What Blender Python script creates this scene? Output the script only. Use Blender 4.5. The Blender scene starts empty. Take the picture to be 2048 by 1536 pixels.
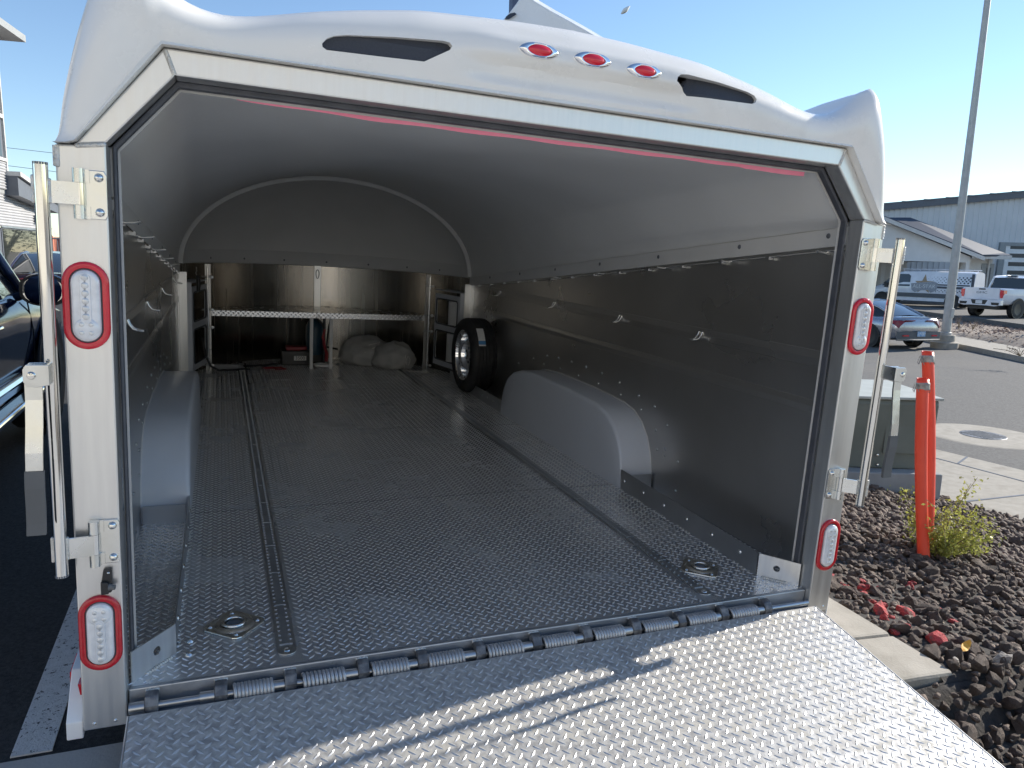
import bpy, bmesh, math, random
import numpy as np
from mathutils import Matrix, Vector, Euler
random.seed(7); RNG = np.random.default_rng(11)
S = bpy.context.scene
COL = S.collection

# ------------------------------------------------------------------ camera
# trailer frame: x right, y forward from the rear opening, z up from the trailer floor;
# the lot slopes, so the trailer frame is tilted 2 degrees in the (level) world
RT = np.array([[0.9996, 0.0, 0.0281], [0.0007, 0.9997, -0.0253], [-0.0281, 0.0253, 0.9993]])
_x = RT[0] / np.linalg.norm(RT[0]); _z = np.cross(_x, RT[1]); _z /= np.linalg.norm(_z); _y = np.cross(_z, _x)
RT = np.array([_x, _y, _z])
FRAME = Matrix([list(r) + [0] for r in RT] + [[0, 0, 0, 1]])
F_PX = 1445.8
CAM = np.array([-0.8378, -1.7756, 1.0972]); YAW, PITCH, ROLL = 0.3881, 0.1792, 0.0626
_cy, _sy, _cp, _sp = math.cos(YAW), math.sin(YAW), math.cos(PITCH), math.sin(PITCH)
fwd = np.array([_sy * _cp, _cy * _cp, -_sp]); rgt = np.array([_cy, -_sy, 0]); upv = np.cross(rgt, fwd)
r2 = rgt * math.cos(ROLL) + upv * math.sin(ROLL); u2 = -rgt * math.sin(ROLL) + upv * math.cos(ROLL)
WF, WR, WU, WC = RT @ fwd, RT @ r2, RT @ u2, RT @ CAM
cam = bpy.data.cameras.new('camera'); camo = bpy.data.objects.new('camera', cam); COL.objects.link(camo)
cam.sensor_width = 36; cam.lens = F_PX / 2048 * 36; cam.clip_start = 0.02; cam.clip_end = 6000
camo.matrix_world = Matrix([[WR[i], WU[i], -WF[i], WC[i]] for i in range(3)] + [[0, 0, 0, 1]])
S.camera = camo

# ------------------------------------------------------------------ light
SUN = RT @ np.array([1.0, 0.128, 0.498]); SUN /= np.linalg.norm(SUN)
EL = math.asin(SUN[2]); AZ = math.atan2(SUN[0], SUN[1])
W = bpy.data.worlds.new('World'); S.world = W; W.use_nodes = True
nt = W.node_tree; bg = nt.nodes['Background']
sky = nt.nodes.new('ShaderNodeTexSky'); sky.sky_type = 'NISHITA'; sky.sun_disc = False
sky.sun_elevation = EL; sky.sun_rotation = AZ; sky.altitude = 400; sky.air_density = 1.0; sky.dust_density = 0.0; sky.ozone_density = 2.6
nt.links.new(sky.outputs[0], bg.inputs[0]); bg.inputs[1].default_value = 0.082
sl = bpy.data.lights.new('sun', 'SUN'); so = bpy.data.objects.new('sun', sl); COL.objects.link(so)
sl.energy = 3.0; sl.angle = math.radians(0.53); sl.color = (1.0, 0.93, 0.82)
so.rotation_mode = 'QUATERNION'; so.rotation_quaternion = Vector(SUN).to_track_quat('Z', 'Y')
so.location = (20, 0, 20)
S.view_settings.view_transform = 'Standard'; S.view_settings.look = 'None'
S.view_settings.exposure = 1.3; S.view_settings.gamma = 1.0; S.view_settings.use_curve_mapping = False
S.render.engine = 'CYCLES'; S.cycles.max_bounces = 8; S.cycles.diffuse_bounces = 5; S.cycles.glossy_bounces = 5
S.cycles.use_denoising = True; S.cycles.sample_clamp_indirect = 6

# ------------------------------------------------------------------ helpers
def at(px, py, D):                                   # world point on a photo ray at depth D (metres along the view axis)
    return WC + D * (WF + WR * (px - 1024) / F_PX - WU * (py - 768) / F_PX)
def onz(px, py, h):                                  # world point on a photo ray, h metres below the camera
    d = WF + WR * (px - 1024) / F_PX - WU * (py - 768) / F_PX
    return WC + d * (-h / d[2])

class MB:
    def __init__(s): s.v = []; s.f = []
    def add(s, V, F):
        n = len(s.v); s.v += [tuple(map(float, p)) for p in V]; s.f += [tuple(i + n for i in f) for f in F]; return s
    def box(s, x0, x1, y0, y1, z0, z1, M=None):
        V = [(x, y, z) for z in (z0, z1) for y in (y0, y1) for x in (x0, x1)]
        if M is not None: V = [tuple(M @ Vector(p)) for p in V]
        return s.add(V, [(0, 2, 3, 1), (4, 5, 7, 6), (0, 1, 5, 4), (2, 6, 7, 3), (0, 4, 6, 2), (1, 3, 7, 5)])
    def prism(s, poly, fa, fb):
        n = len(poly); V = [fa(*p) for p in poly] + [fb(*p) for p in poly]
        F = [tuple(range(n))[::-1], tuple(range(n, 2 * n))] + [(i, (i + 1) % n, (i + 1) % n + n, i + n) for i in range(n)]
        return s.add(V, F)
    def px(s, poly, x0, x1): return s.prism(poly, lambda a, b: (x0, a, b), lambda a, b: (x1, a, b))
    def py(s, poly, y0, y1): return s.prism(poly, lambda a, b: (a, y0, b), lambda a, b: (a, y1, b))
    def pz(s, poly, z0, z1): return s.prism(poly, lambda a, b: (a, b, z0), lambda a, b: (a, b, z1))
    def ring(s, inner, outer, fa, fb):               # closed frame between two outlines with the same number of points
        n = len(inner)
        V = [fa(*p) for p in inner] + [fa(*p) for p in outer] + [fb(*p) for p in inner] + [fb(*p) for p in outer]
        F = []
        for i in range(n):
            j = (i + 1) % n
            F += [(i, j, n + j, n + i), (2 * n + i, 3 * n + i, 3 * n + j, 2 * n + j), (n + i, n + j, 3 * n + j, 3 * n + i), (i, 2 * n + i, 2 * n + j, j)]
        return s.add(V, F)
    def tube(s, pts, r, n=8, caps=True, closed=False):
        P = [Vector(p) for p in pts]; m = len(P); V = []; F = []
        R = r if hasattr(r, '__len__') else [r] * m
        prev = None
        for i in range(m):
            a = P[(i - 1) % m] if (i > 0 or closed) else P[i]; b = P[(i + 1) % m] if (i < m - 1 or closed) else P[i]
            t = (b - a).normalized()
            if prev is None:
                ref = Vector((0, 0, 1)) if abs(t.z) < 0.9 else Vector((1, 0, 0)); u = t.cross(ref).normalized()
            else:
                u = prev - t * prev.dot(t); u = u.normalized() if u.length > 1e-6 else t.orthogonal().normalized()
            prev = u; w = t.cross(u)
            for k in range(n):
                an = 2 * math.pi * k / n; V.append(P[i] + (u * math.cos(an) + w * math.sin(an)) * R[i])
        for i in range(m if closed else m - 1):
            for k in range(n):
                a = i * n + k; b = i * n + (k + 1) % n; i2 = (i + 1) % m
                F.append((a, b, i2 * n + (k + 1) % n, i2 * n + k))
        if caps and not closed: F += [tuple(range(n))[::-1], tuple(range((m - 1) * n, m * n))]
        return s.add(V, F)
    def lathe(s, prof, org, axis, n=24, closed=False):  # prof: (radius, height along axis)
        ax = Vector(axis).normalized(); u = ax.orthogonal().normalized(); w = ax.cross(u); o = Vector(org); V = []; F = []
        m = len(prof)
        for r, h in prof:
            for k in range(n):
                an = 2 * math.pi * k / n; V.append(o + ax * h + (u * math.cos(an) + w * math.sin(an)) * max(r, 1e-5))
        for i in range(m if closed else m - 1):
            i2 = (i + 1) % m
            for k in range(n): F.append((i * n + k, i * n + (k + 1) % n, i2 * n + (k + 1) % n, i2 * n + k))
        return s.add(V, F)
    def grid(s, G):                                  # G[i][j] points
        a, b = len(G), len(G[0]); V = [p for row in G for p in row]
        return s.add(V, [(i * b + j, i * b + j + 1, (i + 1) * b + j + 1, (i + 1) * b + j) for i in range(a - 1) for j in range(b - 1)])
    def build(s, name, mat, parent=None, smooth=None, bevel=0, org=None, recalc=True):
        me = bpy.data.meshes.new(name)
        V = s.v if org is None else [(p[0] - org[0], p[1] - org[1], p[2] - org[2]) for p in s.v]
        me.from_pydata(V, [], s.f)
        if recalc:
            bm = bmesh.new(); bm.from_mesh(me); bmesh.ops.recalc_face_normals(bm, faces=bm.faces); bm.to_mesh(me); bm.free()
        return finish(me, name, mat, parent, smooth, bevel)

def finish(me, name, mat, parent=None, smooth=None, bevel=0):
    if mat: me.materials.append(mat)
    if smooth:
        me.polygons.foreach_set('use_smooth', [True] * len(me.polygons)); me.set_sharp_from_angle(angle=math.radians(smooth))
    o = bpy.data.objects.new(name, me); COL.objects.link(o)
    if parent is not None: o.parent = parent
    if bevel:
        m = o.modifiers.new('edge', 'BEVEL'); m.width = bevel; m.segments = 2; m.limit_method = 'ANGLE'; m.angle_limit = math.radians(40)
        m.harden_normals = False
    return o
def thing(name, label, cat, loc=(0, 0, 0), tilt=True, rot=None, group=None):
    o = bpy.data.objects.new(name, None); COL.objects.link(o); o.empty_display_size = 0.1
    M = Matrix.Translation(loc) if rot is None else Matrix.Translation(loc) @ rot
    o.matrix_world = FRAME @ M if tilt else M
    o['label'] = label; o['category'] = cat
    if group: o['group'] = group
    return o
def tag(o, label, cat, group=None, tilt=False):
    o['label'] = label; o['category'] = cat
    if group: o['group'] = group
    if tilt: o.matrix_world = FRAME
    return o
def structure(o, tilt=False):
    o['kind'] = 'structure'
    if tilt: o.matrix_world = FRAME
    return o
def stuff(o): o['kind'] = 'stuff'; return o
def copy_tree(o, parent=None):
    c = o.copy(); COL.objects.link(c); c.parent = parent
    for ch in [k for k in KIDS.get(o.name, [])]: copy_tree(ch, c)
    return c
KIDS = {}
def note_kids():
    KIDS.clear()
    for o in S.objects:
        if o.parent: KIDS.setdefault(o.parent.name, []).append(o)
def text_mesh(s, size, depth=0.002):
    cu = bpy.data.curves.new('lettering', 'FONT'); cu.body = s; cu.size = size; cu.extrude = depth; cu.align_x = 'CENTER'; cu.align_y = 'CENTER'
    o = bpy.data.objects.new('tmp', cu); COL.objects.link(o); dg = bpy.context.evaluated_depsgraph_get()
    me = bpy.data.meshes.new_from_object(o.evaluated_get(dg)); bpy.data.objects.remove(o); bpy.data.curves.remove(cu)
    return me
def lettering(s, size, mat, parent, M, name='lettering'):
    me = text_mesh(s, size); me.materials.clear(); me.transform(M)
    return finish(me, name, mat, parent)
def smoothstep(a, b, x):
    t = np.clip((x - a) / (b - a), 0, 1); return t * t * (3 - 2 * t)

# ------------------------------------------------------------------ materials
MATS = {}
def pm(name, c1, c2=None, rough=0.5, metal=0.0, nscale=8.0, rvar=0.0, bump=0.0, bscale=60.0, stretch=None, detail=5, spec=None, coat=0, contrast=(0.35, 0.65), dirt=None):
    m = bpy.data.materials.new(name); m.use_nodes = True; N = m.node_tree.nodes; L = m.node_tree.links; b = N['Principled BSDF']
    tc = N.new('ShaderNodeTexCoord'); mp = N.new('ShaderNodeMapping'); L.new(tc.outputs['Object'], mp.inputs[0])
    if stretch: mp.inputs['Scale'].default_value = stretch
    b.inputs['Roughness'].default_value = rough; b.inputs['Metallic'].default_value = metal
    if spec is not None: b.inputs['Specular IOR Level'].default_value = spec
    if coat: b.inputs['Coat Weight'].default_value = coat; b.inputs['Coat Roughness'].default_value = 0.04
    no = N.new('ShaderNodeTexNoise'); no.inputs['Scale'].default_value = nscale; no.inputs['Detail'].default_value = detail; L.new(mp.outputs[0], no.inputs[0])
    rp = N.new('ShaderNodeValToRGB'); rp.color_ramp.elements[0].position, rp.color_ramp.elements[1].position = contrast
    c2 = c2 or tuple(min(1, x * 1.12) for x in c1)
    rp.color_ramp.elements[0].color = (*c1, 1); rp.color_ramp.elements[1].color = (*c2, 1)
    L.new(no.outputs[0], rp.inputs[0]); col = rp.outputs[0]
    if dirt:                                          # (colour, scale, low, high): soft-edged patches of dust, matt
        n2 = N.new('ShaderNodeTexNoise'); n2.inputs['Scale'].default_value = dirt[1]; n2.inputs['Detail'].default_value = 8; n2.inputs['Roughness'].default_value = 0.65
        L.new(tc.outputs['Object'], n2.inputs[0])
        r2_ = N.new('ShaderNodeMapRange'); r2_.inputs[1].default_value = dirt[2]; r2_.inputs[2].default_value = dirt[3]; L.new(n2.outputs[0], r2_.inputs[0])
        mx = N.new('ShaderNodeMix'); mx.data_type = 'RGBA'; L.new(r2_.outputs[0], mx.inputs[0]); L.new(col, mx.inputs[6]); mx.inputs[7].default_value = (*dirt[0], 1)
        col = mx.outputs[2]
        if metal:
            mm = N.new('ShaderNodeMapRange'); mm.inputs[3].default_value = metal; mm.inputs[4].default_value = metal * 0.25; L.new(r2_.outputs[0], mm.inputs[0]); L.new(mm.outputs[0], b.inputs['Metallic'])
        rr = N.new('ShaderNodeMapRange'); rr.inputs[3].default_value = rough; rr.inputs[4].default_value = min(1, rough + 0.35); L.new(r2_.outputs[0], rr.inputs[0]); L.new(rr.outputs[0], b.inputs['Roughness'])
    elif rvar:
        rr = N.new('ShaderNodeMapRange'); rr.inputs[1].default_value = 0.3; rr.inputs[2].default_value = 0.7
        rr.inputs[3].default_value = max(0.02, rough - rvar); rr.inputs[4].default_value = rough + rvar; L.new(no.outputs[0], rr.inputs[0]); L.new(rr.outputs[0], b.inputs['Roughness'])
    L.new(col, b.inputs['Base Color'])
    if bump:
        nb = N.new('ShaderNodeTexNoise'); nb.inputs['Scale'].default_value = bscale; nb.inputs['Detail'].default_value = 6; L.new(mp.outputs[0], nb.inputs[0])
        bp = N.new('ShaderNodeBump'); bp.inputs['Strength'].default_value = bump; bp.inputs['Distance'].default_value = 0.01
        L.new(nb.outputs[0], bp.inputs['Height']); L.new(bp.outputs[0], b.inputs['Normal'])
    MATS[name] = m; return m
def glassy(name, col, rough=0.03, trans=0.0, alpha=1.0):
    m = bpy.data.materials.new(name); m.use_nodes = True; b = m.node_tree.nodes['Principled BSDF']
    b.inputs['Base Color'].default_value = (*col, 1); b.inputs['Roughness'].default_value = rough; b.inputs['Transmission Weight'].default_value = trans
    b.inputs['IOR'].default_value = 1.45; b.inputs['Coat Weight'].default_value = 0.6; return m

ALU = pm('brushed_aluminium', (0.74, 0.735, 0.72), (0.81, 0.805, 0.785), 0.35, 0.88, 5, 0.05, 0.015, 40, (10, 10, 0.7))
ALUD = pm('mill_aluminium', (0.48, 0.49, 0.5), (0.56, 0.57, 0.58), 0.36, 0.95, 5, 0.06, 0.08, 30)
SILL = pm('stained_sill_metal', (0.42, 0.44, 0.47), (0.52, 0.54, 0.57), 0.42, 0.9, 9, 0.08, 0.1, 50, dirt=((0.1, 0.1, 0.1), 14, 0.6, 0.75))
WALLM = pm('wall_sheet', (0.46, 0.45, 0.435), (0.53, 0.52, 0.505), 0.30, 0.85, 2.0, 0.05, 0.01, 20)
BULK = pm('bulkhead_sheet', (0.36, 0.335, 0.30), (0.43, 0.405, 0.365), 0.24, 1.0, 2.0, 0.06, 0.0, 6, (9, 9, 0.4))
FLOORM = pm('tread_plate_base', (0.66, 0.665, 0.67), (0.74, 0.745, 0.75), 0.25, 0.78, 3.0, 0.08, 0.03, 60, dirt=((0.30, 0.285, 0.26), 2.6, 0.54, 0.80))
LUG = pm('tread_lug', (0.90, 0.90, 0.90), (0.94, 0.94, 0.94), 0.30, 0.65, 6)
RAMPM = pm('ramp_tread_base', (0.36, 0.355, 0.35), (0.56, 0.555, 0.54), 0.48, 0.35, 55, 0.08, 0.05, 90, dirt=((0.44, 0.42, 0.375), 22, 0.50, 0.68), contrast=(0.38, 0.62))
RAMPL = pm('ramp_tread_lug', (0.62, 0.62, 0.62), (0.70, 0.70, 0.70), 0.34, 0.6, 6)
WHITE = pm('white_gelcoat', (0.84, 0.825, 0.79), (0.87, 0.86, 0.83), 0.25, 0, 3, 0.05, coat=0.25, dirt=((0.74, 0.72, 0.67), 3.5, 0.5, 0.85))
WHITEB = pm('white_paint', (0.78, 0.78, 0.78), None, 0.3, 0, 4)
LINER = pm('roof_liner_grey', (0.72, 0.72, 0.71), (0.77, 0.77, 0.76), 0.42, 0, 2.2, 0.08, 0.12, 14)
LIPM = pm('roof_lip_grey', (0.64, 0.64, 0.635), (0.68, 0.68, 0.675), 0.38, 0, 4)
FENDER = pm('fender_grey', (0.58, 0.605, 0.655), (0.61, 0.635, 0.685), 0.36, 0, 3, 0.04, coat=0.2)
SEAL = pm('rubber_seal', (0.06, 0.065, 0.078), (0.085, 0.09, 0.105), 0.5, 0, 20)
RUBBER = pm('black_rubber', (0.018, 0.018, 0.019), (0.03, 0.03, 0.031), 0.62, 0, 30, 0, 0.1, 80)
BLACK = pm('black_plastic', (0.015, 0.015, 0.017), (0.025, 0.025, 0.027), 0.4)
ZINC = pm('zinc_plated', (0.70, 0.70, 0.66), (0.80, 0.81, 0.80), 0.24, 1.0, 14, 0.08)
STEEL = pm('polished_steel', (0.74, 0.73, 0.70), (0.82, 0.81, 0.78), 0.10, 1.0, 8, 0.03, stretch=(1, 1, 0.2))
CHROME = pm('chrome', (0.85, 0.85, 0.86), None, 0.05, 1.0)
SPRING = pm('spring_steel', (0.42, 0.43, 0.45), (0.52, 0.53, 0.55), 0.42, 0.6, 20)
HINGEB = pm('dark_hinge_steel', (0.10, 0.105, 0.115), (0.2, 0.2, 0.21), 0.5, 0.5, 30, dirt=((0.3, 0.3, 0.3), 30, 0.5, 0.7))
WELD = pm('weld_bead', (0.72, 0.71, 0.68), (0.6, 0.59, 0.56), 0.45, 0.8, 60, 0, 0.5, 150)
REDL = pm('red_lens', (0.66, 0.010, 0.030), (0.74, 0.015, 0.038), 0.16, 0, 30, coat=0.6)
REDD = pm('red_reflector', (0.48, 0.005, 0.014), (0.58, 0.010, 0.022), 0.16, 0, 80, 0, 0.15, 400, coat=0.7)
CLEARL = pm('clear_lens', (0.74, 0.75, 0.77), (0.84, 0.85, 0.87), 0.14, 0.1, 60, 0, 0.06, 160, coat=0.8)
LED = pm('led_cell', (0.62, 0.63, 0.64), (0.80, 0.80, 0.79), 0.15, 0.3, 90)
REDDK = pm('dark_red_lens', (0.22, 0.008, 0.012), None, 0.2, coat=0.5)
PINK = pm('pink_tape', (0.90, 0.24, 0.36), (0.93, 0.28, 0.40), 0.45)
MESHB = pm('vent_mesh', (0.035, 0.04, 0.055), (0.06, 0.065, 0.08), 0.5, 0.2, 600, 0, 0.3, 900)
CLOTH = pm('grey_cloth', (0.40, 0.40, 0.39), (0.48, 0.48, 0.47), 0.85, 0, 12, 0, 0.25, 40)
CORD = pm('white_cord', (0.6, 0.59, 0.56))
PAPER = pm('paper_white', (0.7, 0.7, 0.69))
REDP = pm('red_paint', (0.26, 0.014, 0.022), None, 0.4)
BLUEP = pm('blue_plastic', (0.02, 0.07, 0.12), None, 0.4)
STICK = pm('blue_print', (0.08, 0.25, 0.5), None, 0.5)
ASPH = pm('asphalt_fresh', (0.016, 0.017, 0.019), (0.055, 0.056, 0.058), 0.85, 0, 90, 0, 0.5, 260, contrast=(0.3, 0.7))
ASPHO = pm('asphalt_old', (0.095, 0.092, 0.087), (0.15, 0.147, 0.14), 0.9, 0, 30, 0, 0.3, 160, dirt=((0.17, 0.16, 0.145), 0.5, 0.5, 0.75))
LINE = pm('road_paint_white', (0.62, 0.62, 0.61), (0.70, 0.70, 0.69), 0.7, 0, 40, 0, 0.4, 200, dirt=((0.05, 0.05, 0.052), 75, 0.585, 0.62))
CONC = pm('concrete', (0.33, 0.30, 0.25), (0.40, 0.365, 0.31), 0.85, 0, 9, 0, 0.2, 120, dirt=((0.26, 0.235, 0.195), 5, 0.55, 0.8))
CONCG = pm('concrete_apron', (0.44, 0.425, 0.40), (0.52, 0.505, 0.48), 0.85, 0, 6, 0, 0.2, 120)
DIRT = pm('dry_soil', (0.24, 0.19, 0.15), (0.33, 0.27, 0.22), 0.95, 0, 4, 0, 0.5, 30)
SOIL = pm('lava_soil', (0.03, 0.026, 0.024), (0.055, 0.048, 0.043), 0.95, 0, 20, 0, 0.6, 60)
ROCKM = pm('lava_rock', (0.078, 0.055, 0.043), (0.23, 0.168, 0.132), 0.8, 0, 26, 0, 0.9, 130, contrast=(0.3, 0.7))
ROCKR = pm('reddish_lava_rock', (0.085, 0.06, 0.05), (0.20, 0.145, 0.12), 0.85, 0, 22, 0, 0.9, 130)
ROCKP = pm('red_sprayed_rock', (0.62, 0.075, 0.075), (0.16, 0.09, 0.08), 0.75, 0, 2.2, 0, 0.9, 13, contrast=(0.50, 0.70))
ROCKW = pm('pale_rock', (0.42, 0.38, 0.33), (0.22, 0.19, 0.17), 0.85, 0, 30, 0, 0.9, 90)
ORANGE = pm('orange_plastic', (0.90, 0.07, 0.028), (0.95, 0.09, 0.04), 0.42, 0, 6)
TAPE = pm('silver_tape', (0.20, 0.19, 0.18), (0.42, 0.40, 0.37), 0.45, 0.4, 40, 0, 0.4, 60)
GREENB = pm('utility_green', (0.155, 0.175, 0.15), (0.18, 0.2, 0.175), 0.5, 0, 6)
LEAFM = pm('shrub_leaf', (0.30, 0.33, 0.07), (0.46, 0.46, 0.12), 0.5, 0, 30)
def translucent(m, amount):
    N, L = m.node_tree.nodes, m.node_tree.links; b = N['Principled BSDF']; t = N.new('ShaderNodeBsdfTranslucent'); x = N.new('ShaderNodeMixShader'); x.inputs[0].default_value = amount
    src = b.inputs['Base Color'].links[0].from_socket; L.new(src, t.inputs[0]); L.new(b.outputs[0], x.inputs[1]); L.new(t.outputs[0], x.inputs[2]); L.new(x.outputs[0], N['Material Output'].inputs[0])
translucent(LEAFM, 0.45)
STEMM = pm('shrub_stem', (0.20, 0.15, 0.09), (0.28, 0.22, 0.13), 0.8)
LEAFY = pm('yellow_leaf', (0.72, 0.33, 0.03), (0.8, 0.42, 0.05), 0.6)
TREEL = pm('tree_leaf', (0.05, 0.08, 0.025), (0.11, 0.14, 0.045), 0.6, 0, 3)
BARK = pm('bark', (0.12, 0.09, 0.06), None, 0.9)
SIDING = pm('siding_blue_grey', (0.66, 0.66, 0.665), (0.70, 0.70, 0.705), 0.6, 0, 1)
STUCCO = pm('stucco_grey', (0.68, 0.66, 0.63), (0.72, 0.70, 0.67), 0.85, 0, 3)
ROOFD = pm('roof_slate_blue', (0.045, 0.058, 0.085), (0.055, 0.07, 0.10), 0.6, 0, 6)
TRIM = pm('trim_pale', (0.55, 0.54, 0.52), None, 0.6)
DARKT = pm('trim_dark', (0.12, 0.13, 0.15), None, 0.5)
SHADE = pm('door_panel_grey', (0.30, 0.31, 0.31), None, 0.6)
CORR = pm('galvanised_corrugated', (0.40, 0.40, 0.41), (0.46, 0.46, 0.47), 0.55, 0.2, 2)
GLASS = glassy('window_glass', (0.03, 0.035, 0.035), 0.02)
DOORGL = pm('door_window_dark', (0.06, 0.065, 0.07), None, 0.35)
CARGL = glassy('car_glass', (0.02, 0.024, 0.028), 0.02)
NAVY = pm('navy_car_paint', (0.008, 0.016, 0.045), (0.010, 0.020, 0.052), 0.12, 0.0, 3, coat=0.35, spec=0.35)
SILVER = pm('silver_car_paint', (0.40, 0.41, 0.44), None, 0.26, 0.75, 3, coat=0.8)
WHITEC = pm('white_car_paint', (0.72, 0.73, 0.76), None, 0.28, 0, 3, coat=0.8)
GREYP = pm('grey_plastic', (0.11, 0.115, 0.12), None, 0.55)
TERRA = pm('terracotta_tile', (0.42, 0.14, 0.08), (0.5, 0.2, 0.12), 0.8, 0, 8)
CABLE = pm('overhead_cable', (0.12, 0.13, 0.16), None, 0.6)
GALV = pm('galvanised_pole', (0.40, 0.40, 0.385), (0.46, 0.46, 0.445), 0.5, 0.25, 6)
PLATEB = pm('plate_blue', (0.12, 0.32, 0.62), (0.6, 0.66, 0.7), 0.4, 0, 20)
GRAPH = pm('van_graphic_dark', (0.06, 0.07, 0.09), None, 0.5)
GOLD = pm('van_graphic_tan', (0.36, 0.26, 0.16), None, 0.5)
VGRAD = pm('van_graphic_grey', (0.26, 0.28, 0.31), (0.4, 0.42, 0.45), 0.5, 0, 20)

# ================================================================== SETTING (lot in the trailer frame)
GZ = -0.36
b = MB(); b.pz([(-14, -14), (-14, 30), (1.3, 30), (1.3, -4), (1.3, -14)], GZ - 0.6, GZ)
structure(b.build('parking_lot', ASPH), True)
b = MB(); b.pz([(-14, 0.35), (1.10, 0.335), (1.10, -4), (16, -6), (16, -40), (-40, -40), (-40, -8), (-14, -8)], GZ - 0.1, GZ + 0.005)
structure(b.build('concrete_apron', CONCG), True)
b = MB()
for k in range(-3, 1):
    x = -1.34 + k * 2.75; b.pz([(x - 0.05, 0.335 + 0.02), (x + 0.05, 0.355), (x + 0.03, 5.6), (x - 0.075, 5.6)], GZ + 0.002, GZ + 0.0065)
structure(b.build('parking_line', LINE), True)
# far level ground
b = MB(); b.pz([(-900, -900), (900, -900), (900, 900), (-900, 900)], -3.2, -1.75)
structure(b.build('ground', DIRT))
# kerb beside the trailer, its end cut off square
b = MB(); b.py([(1.14, GZ - 0.1), (1.50, GZ - 0.1), (1.50, -0.235), (1.485, -0.222), (1.33, -0.212), (1.175, -0.206), (1.15, -0.22)], 0.004, 14)
b.prism([(1.14, GZ - 0.1), (1.50, GZ - 0.1), (1.50, -0.238), (1.485, -0.225), (1.33, -0.215), (1.175, -0.209), (1.15, -0.223)], lambda a, c: (a, -0.255, c), lambda a, c: (a, -0.0015, c))
structure(b.build('kerb', CONC, bevel=0.012), True)
# rock bed sloping from the kerb down to the pavement (world frame)
_p1, _p2 = onz(1883, 990, 1.92), onz(2048, 1042, 1.92); _d = (_p1 - _p2)[:2]
EA, EB = _p2[:2] - _d * 4.6, _p1[:2] + _d * 4.0
def bed_z(x, y):
    ex = np.maximum(EA[0] + (y - EA[1]) * (EB[0] - EA[0]) / (EB[1] - EA[1]), 3.0)
    s = (x - 1.45) / np.maximum(ex - 1.45, 0.6)
    s = np.clip(s, 0, 1.15)
    low = smoothstep(0.22, 0.46, -y) * (1 - smoothstep(1.6, 2.7, x)) * 0.15
    return -low - 0.262 - 0.012 * x - 0.53 * s + 0.03 * np.sin(2.3 * x + 1.1 * y) * np.sin(1.7 * y) * np.clip(s * 3, 0, 1), s
G = []
for y in list(np.arange(-2.4, -0.45, 0.14)) + [-0.42, -0.39, -0.36, -0.34, -0.32, -0.30, -0.285, -0.272, -0.262] + list(np.arange(-0.25, 6.9, 0.14)):
    ex = EA[0] + (y - EA[1]) * (EB[0] - EA[0]) / (EB[1] - EA[1]); row = []
    for i in range(40):
        x0 = 1.42 if y > -0.27 else 1.02; ex = max(ex, 1.7)
        x = x0 + (max(ex, 1.6) + 0.05 - x0) * i / 39
        row.append((x, y, float(bed_z(x, y)[0]) + 0.008 * random.random()))
    G.append(row)
b = MB().grid(G); ROCKBED = structure(b.build('rock_bed', SOIL, smooth=80))
# pavement, street, verge
PZ, RZ = -1.09, -1.28
q1, q2 = onz(1870, 898, WC[2] - PZ)[:2], onz(2048, 941, WC[2] - PZ)[:2]; qd = (q1 - q2) / np.linalg.norm(q1 - q2); qn = np.array([qd[1], -qd[0]])
qa, qb = q2 - qd * 14, q1 + qd * 40
b = MB(); b.pz([(1.2, -9), (1.2, -2.6), tuple(EA), (4.2, 0.6), (4.3, 2.9), (4.6, 8), (6, 46), tuple(qb), tuple(qa)], PZ - 0.4, PZ)
structure(b.build('pavement', CONC))
# grooved joints
b = MB()
for p, q in ((tuple(onz(1925, 1004, WC[2] - PZ)[:2]), tuple(onz(2120, 982, WC[2] - PZ)[:2])), (tuple(onz(1916, 927, WC[2] - PZ)[:2]), tuple(onz(1934, 914, WC[2] - PZ)[:2]))):
    d = np.array(q) - p; n = np.array([-d[1], d[0]]) / np.linalg.norm(d) * 0.012; p = np.array(p); q = np.array(q)
    b.pz([tuple(p - n), tuple(q - n), tuple(q + n), tuple(p + n)], PZ - 0.01, PZ + 0.004)
g1, g2 = onz(1867, 915, WC[2] - PZ)[:2], onz(2048, 963, WC[2] - PZ)[:2]; gd = g1 - g2
for p, q in ((g2 - gd * 9, g1 + gd * 20),):
    d = np.array(q) - p; n = np.array([-d[1], d[0]]) / np.linalg.norm(d) * 0.011; p = np.array(p); q = np.array(q)
    b.pz([tuple(p - n), tuple(q - n), tuple(q + n), tuple(p + n)], PZ - 0.01, PZ + 0.004)
structure(b.build('pavement_joint', DARKT))
b = MB(); b.pz([tuple(qa - qn * .3), tuple(qb - qn * .3), (20, 70), (46, 60), (25.9, 24.4), (19.5, 10.9), (17.2, 6), (13, -14)], RZ - 0.4, RZ)
structure(b.build('street', ASPHO))
# manhole: concrete collar with an iron lid
mc = onz(1966, 871, WC[2] - RZ)
b = MB().lathe([(0.01, 0.006), (0.78, 0.006), (0.82, 0.0)], (mc[0], mc[1], RZ), (0, 0, 1), 40)
COLLAR = structure(b.build('manhole_collar', CONC))
t = thing('manhole_cover', 'round iron manhole lid set in the pale concrete collar in the street', 'manhole cover', (mc[0], mc[1], RZ + 0.007), False)
b = MB().lathe([(0.0001, 0.006), (0.27, 0.006), (0.30, 0.004), (0.305, 0)], (0, 0, 0), (0, 0, 1), 28); b.build('lid', HINGEB, t)
b = MB()
for k in range(9): b.box(-0.2, 0.2, -0.2 + k * 0.05 - 0.008, -0.2 + k * 0.05 + 0.008, 0.005, 0.011)
b.build('lid_pattern', GREYP, t)
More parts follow.
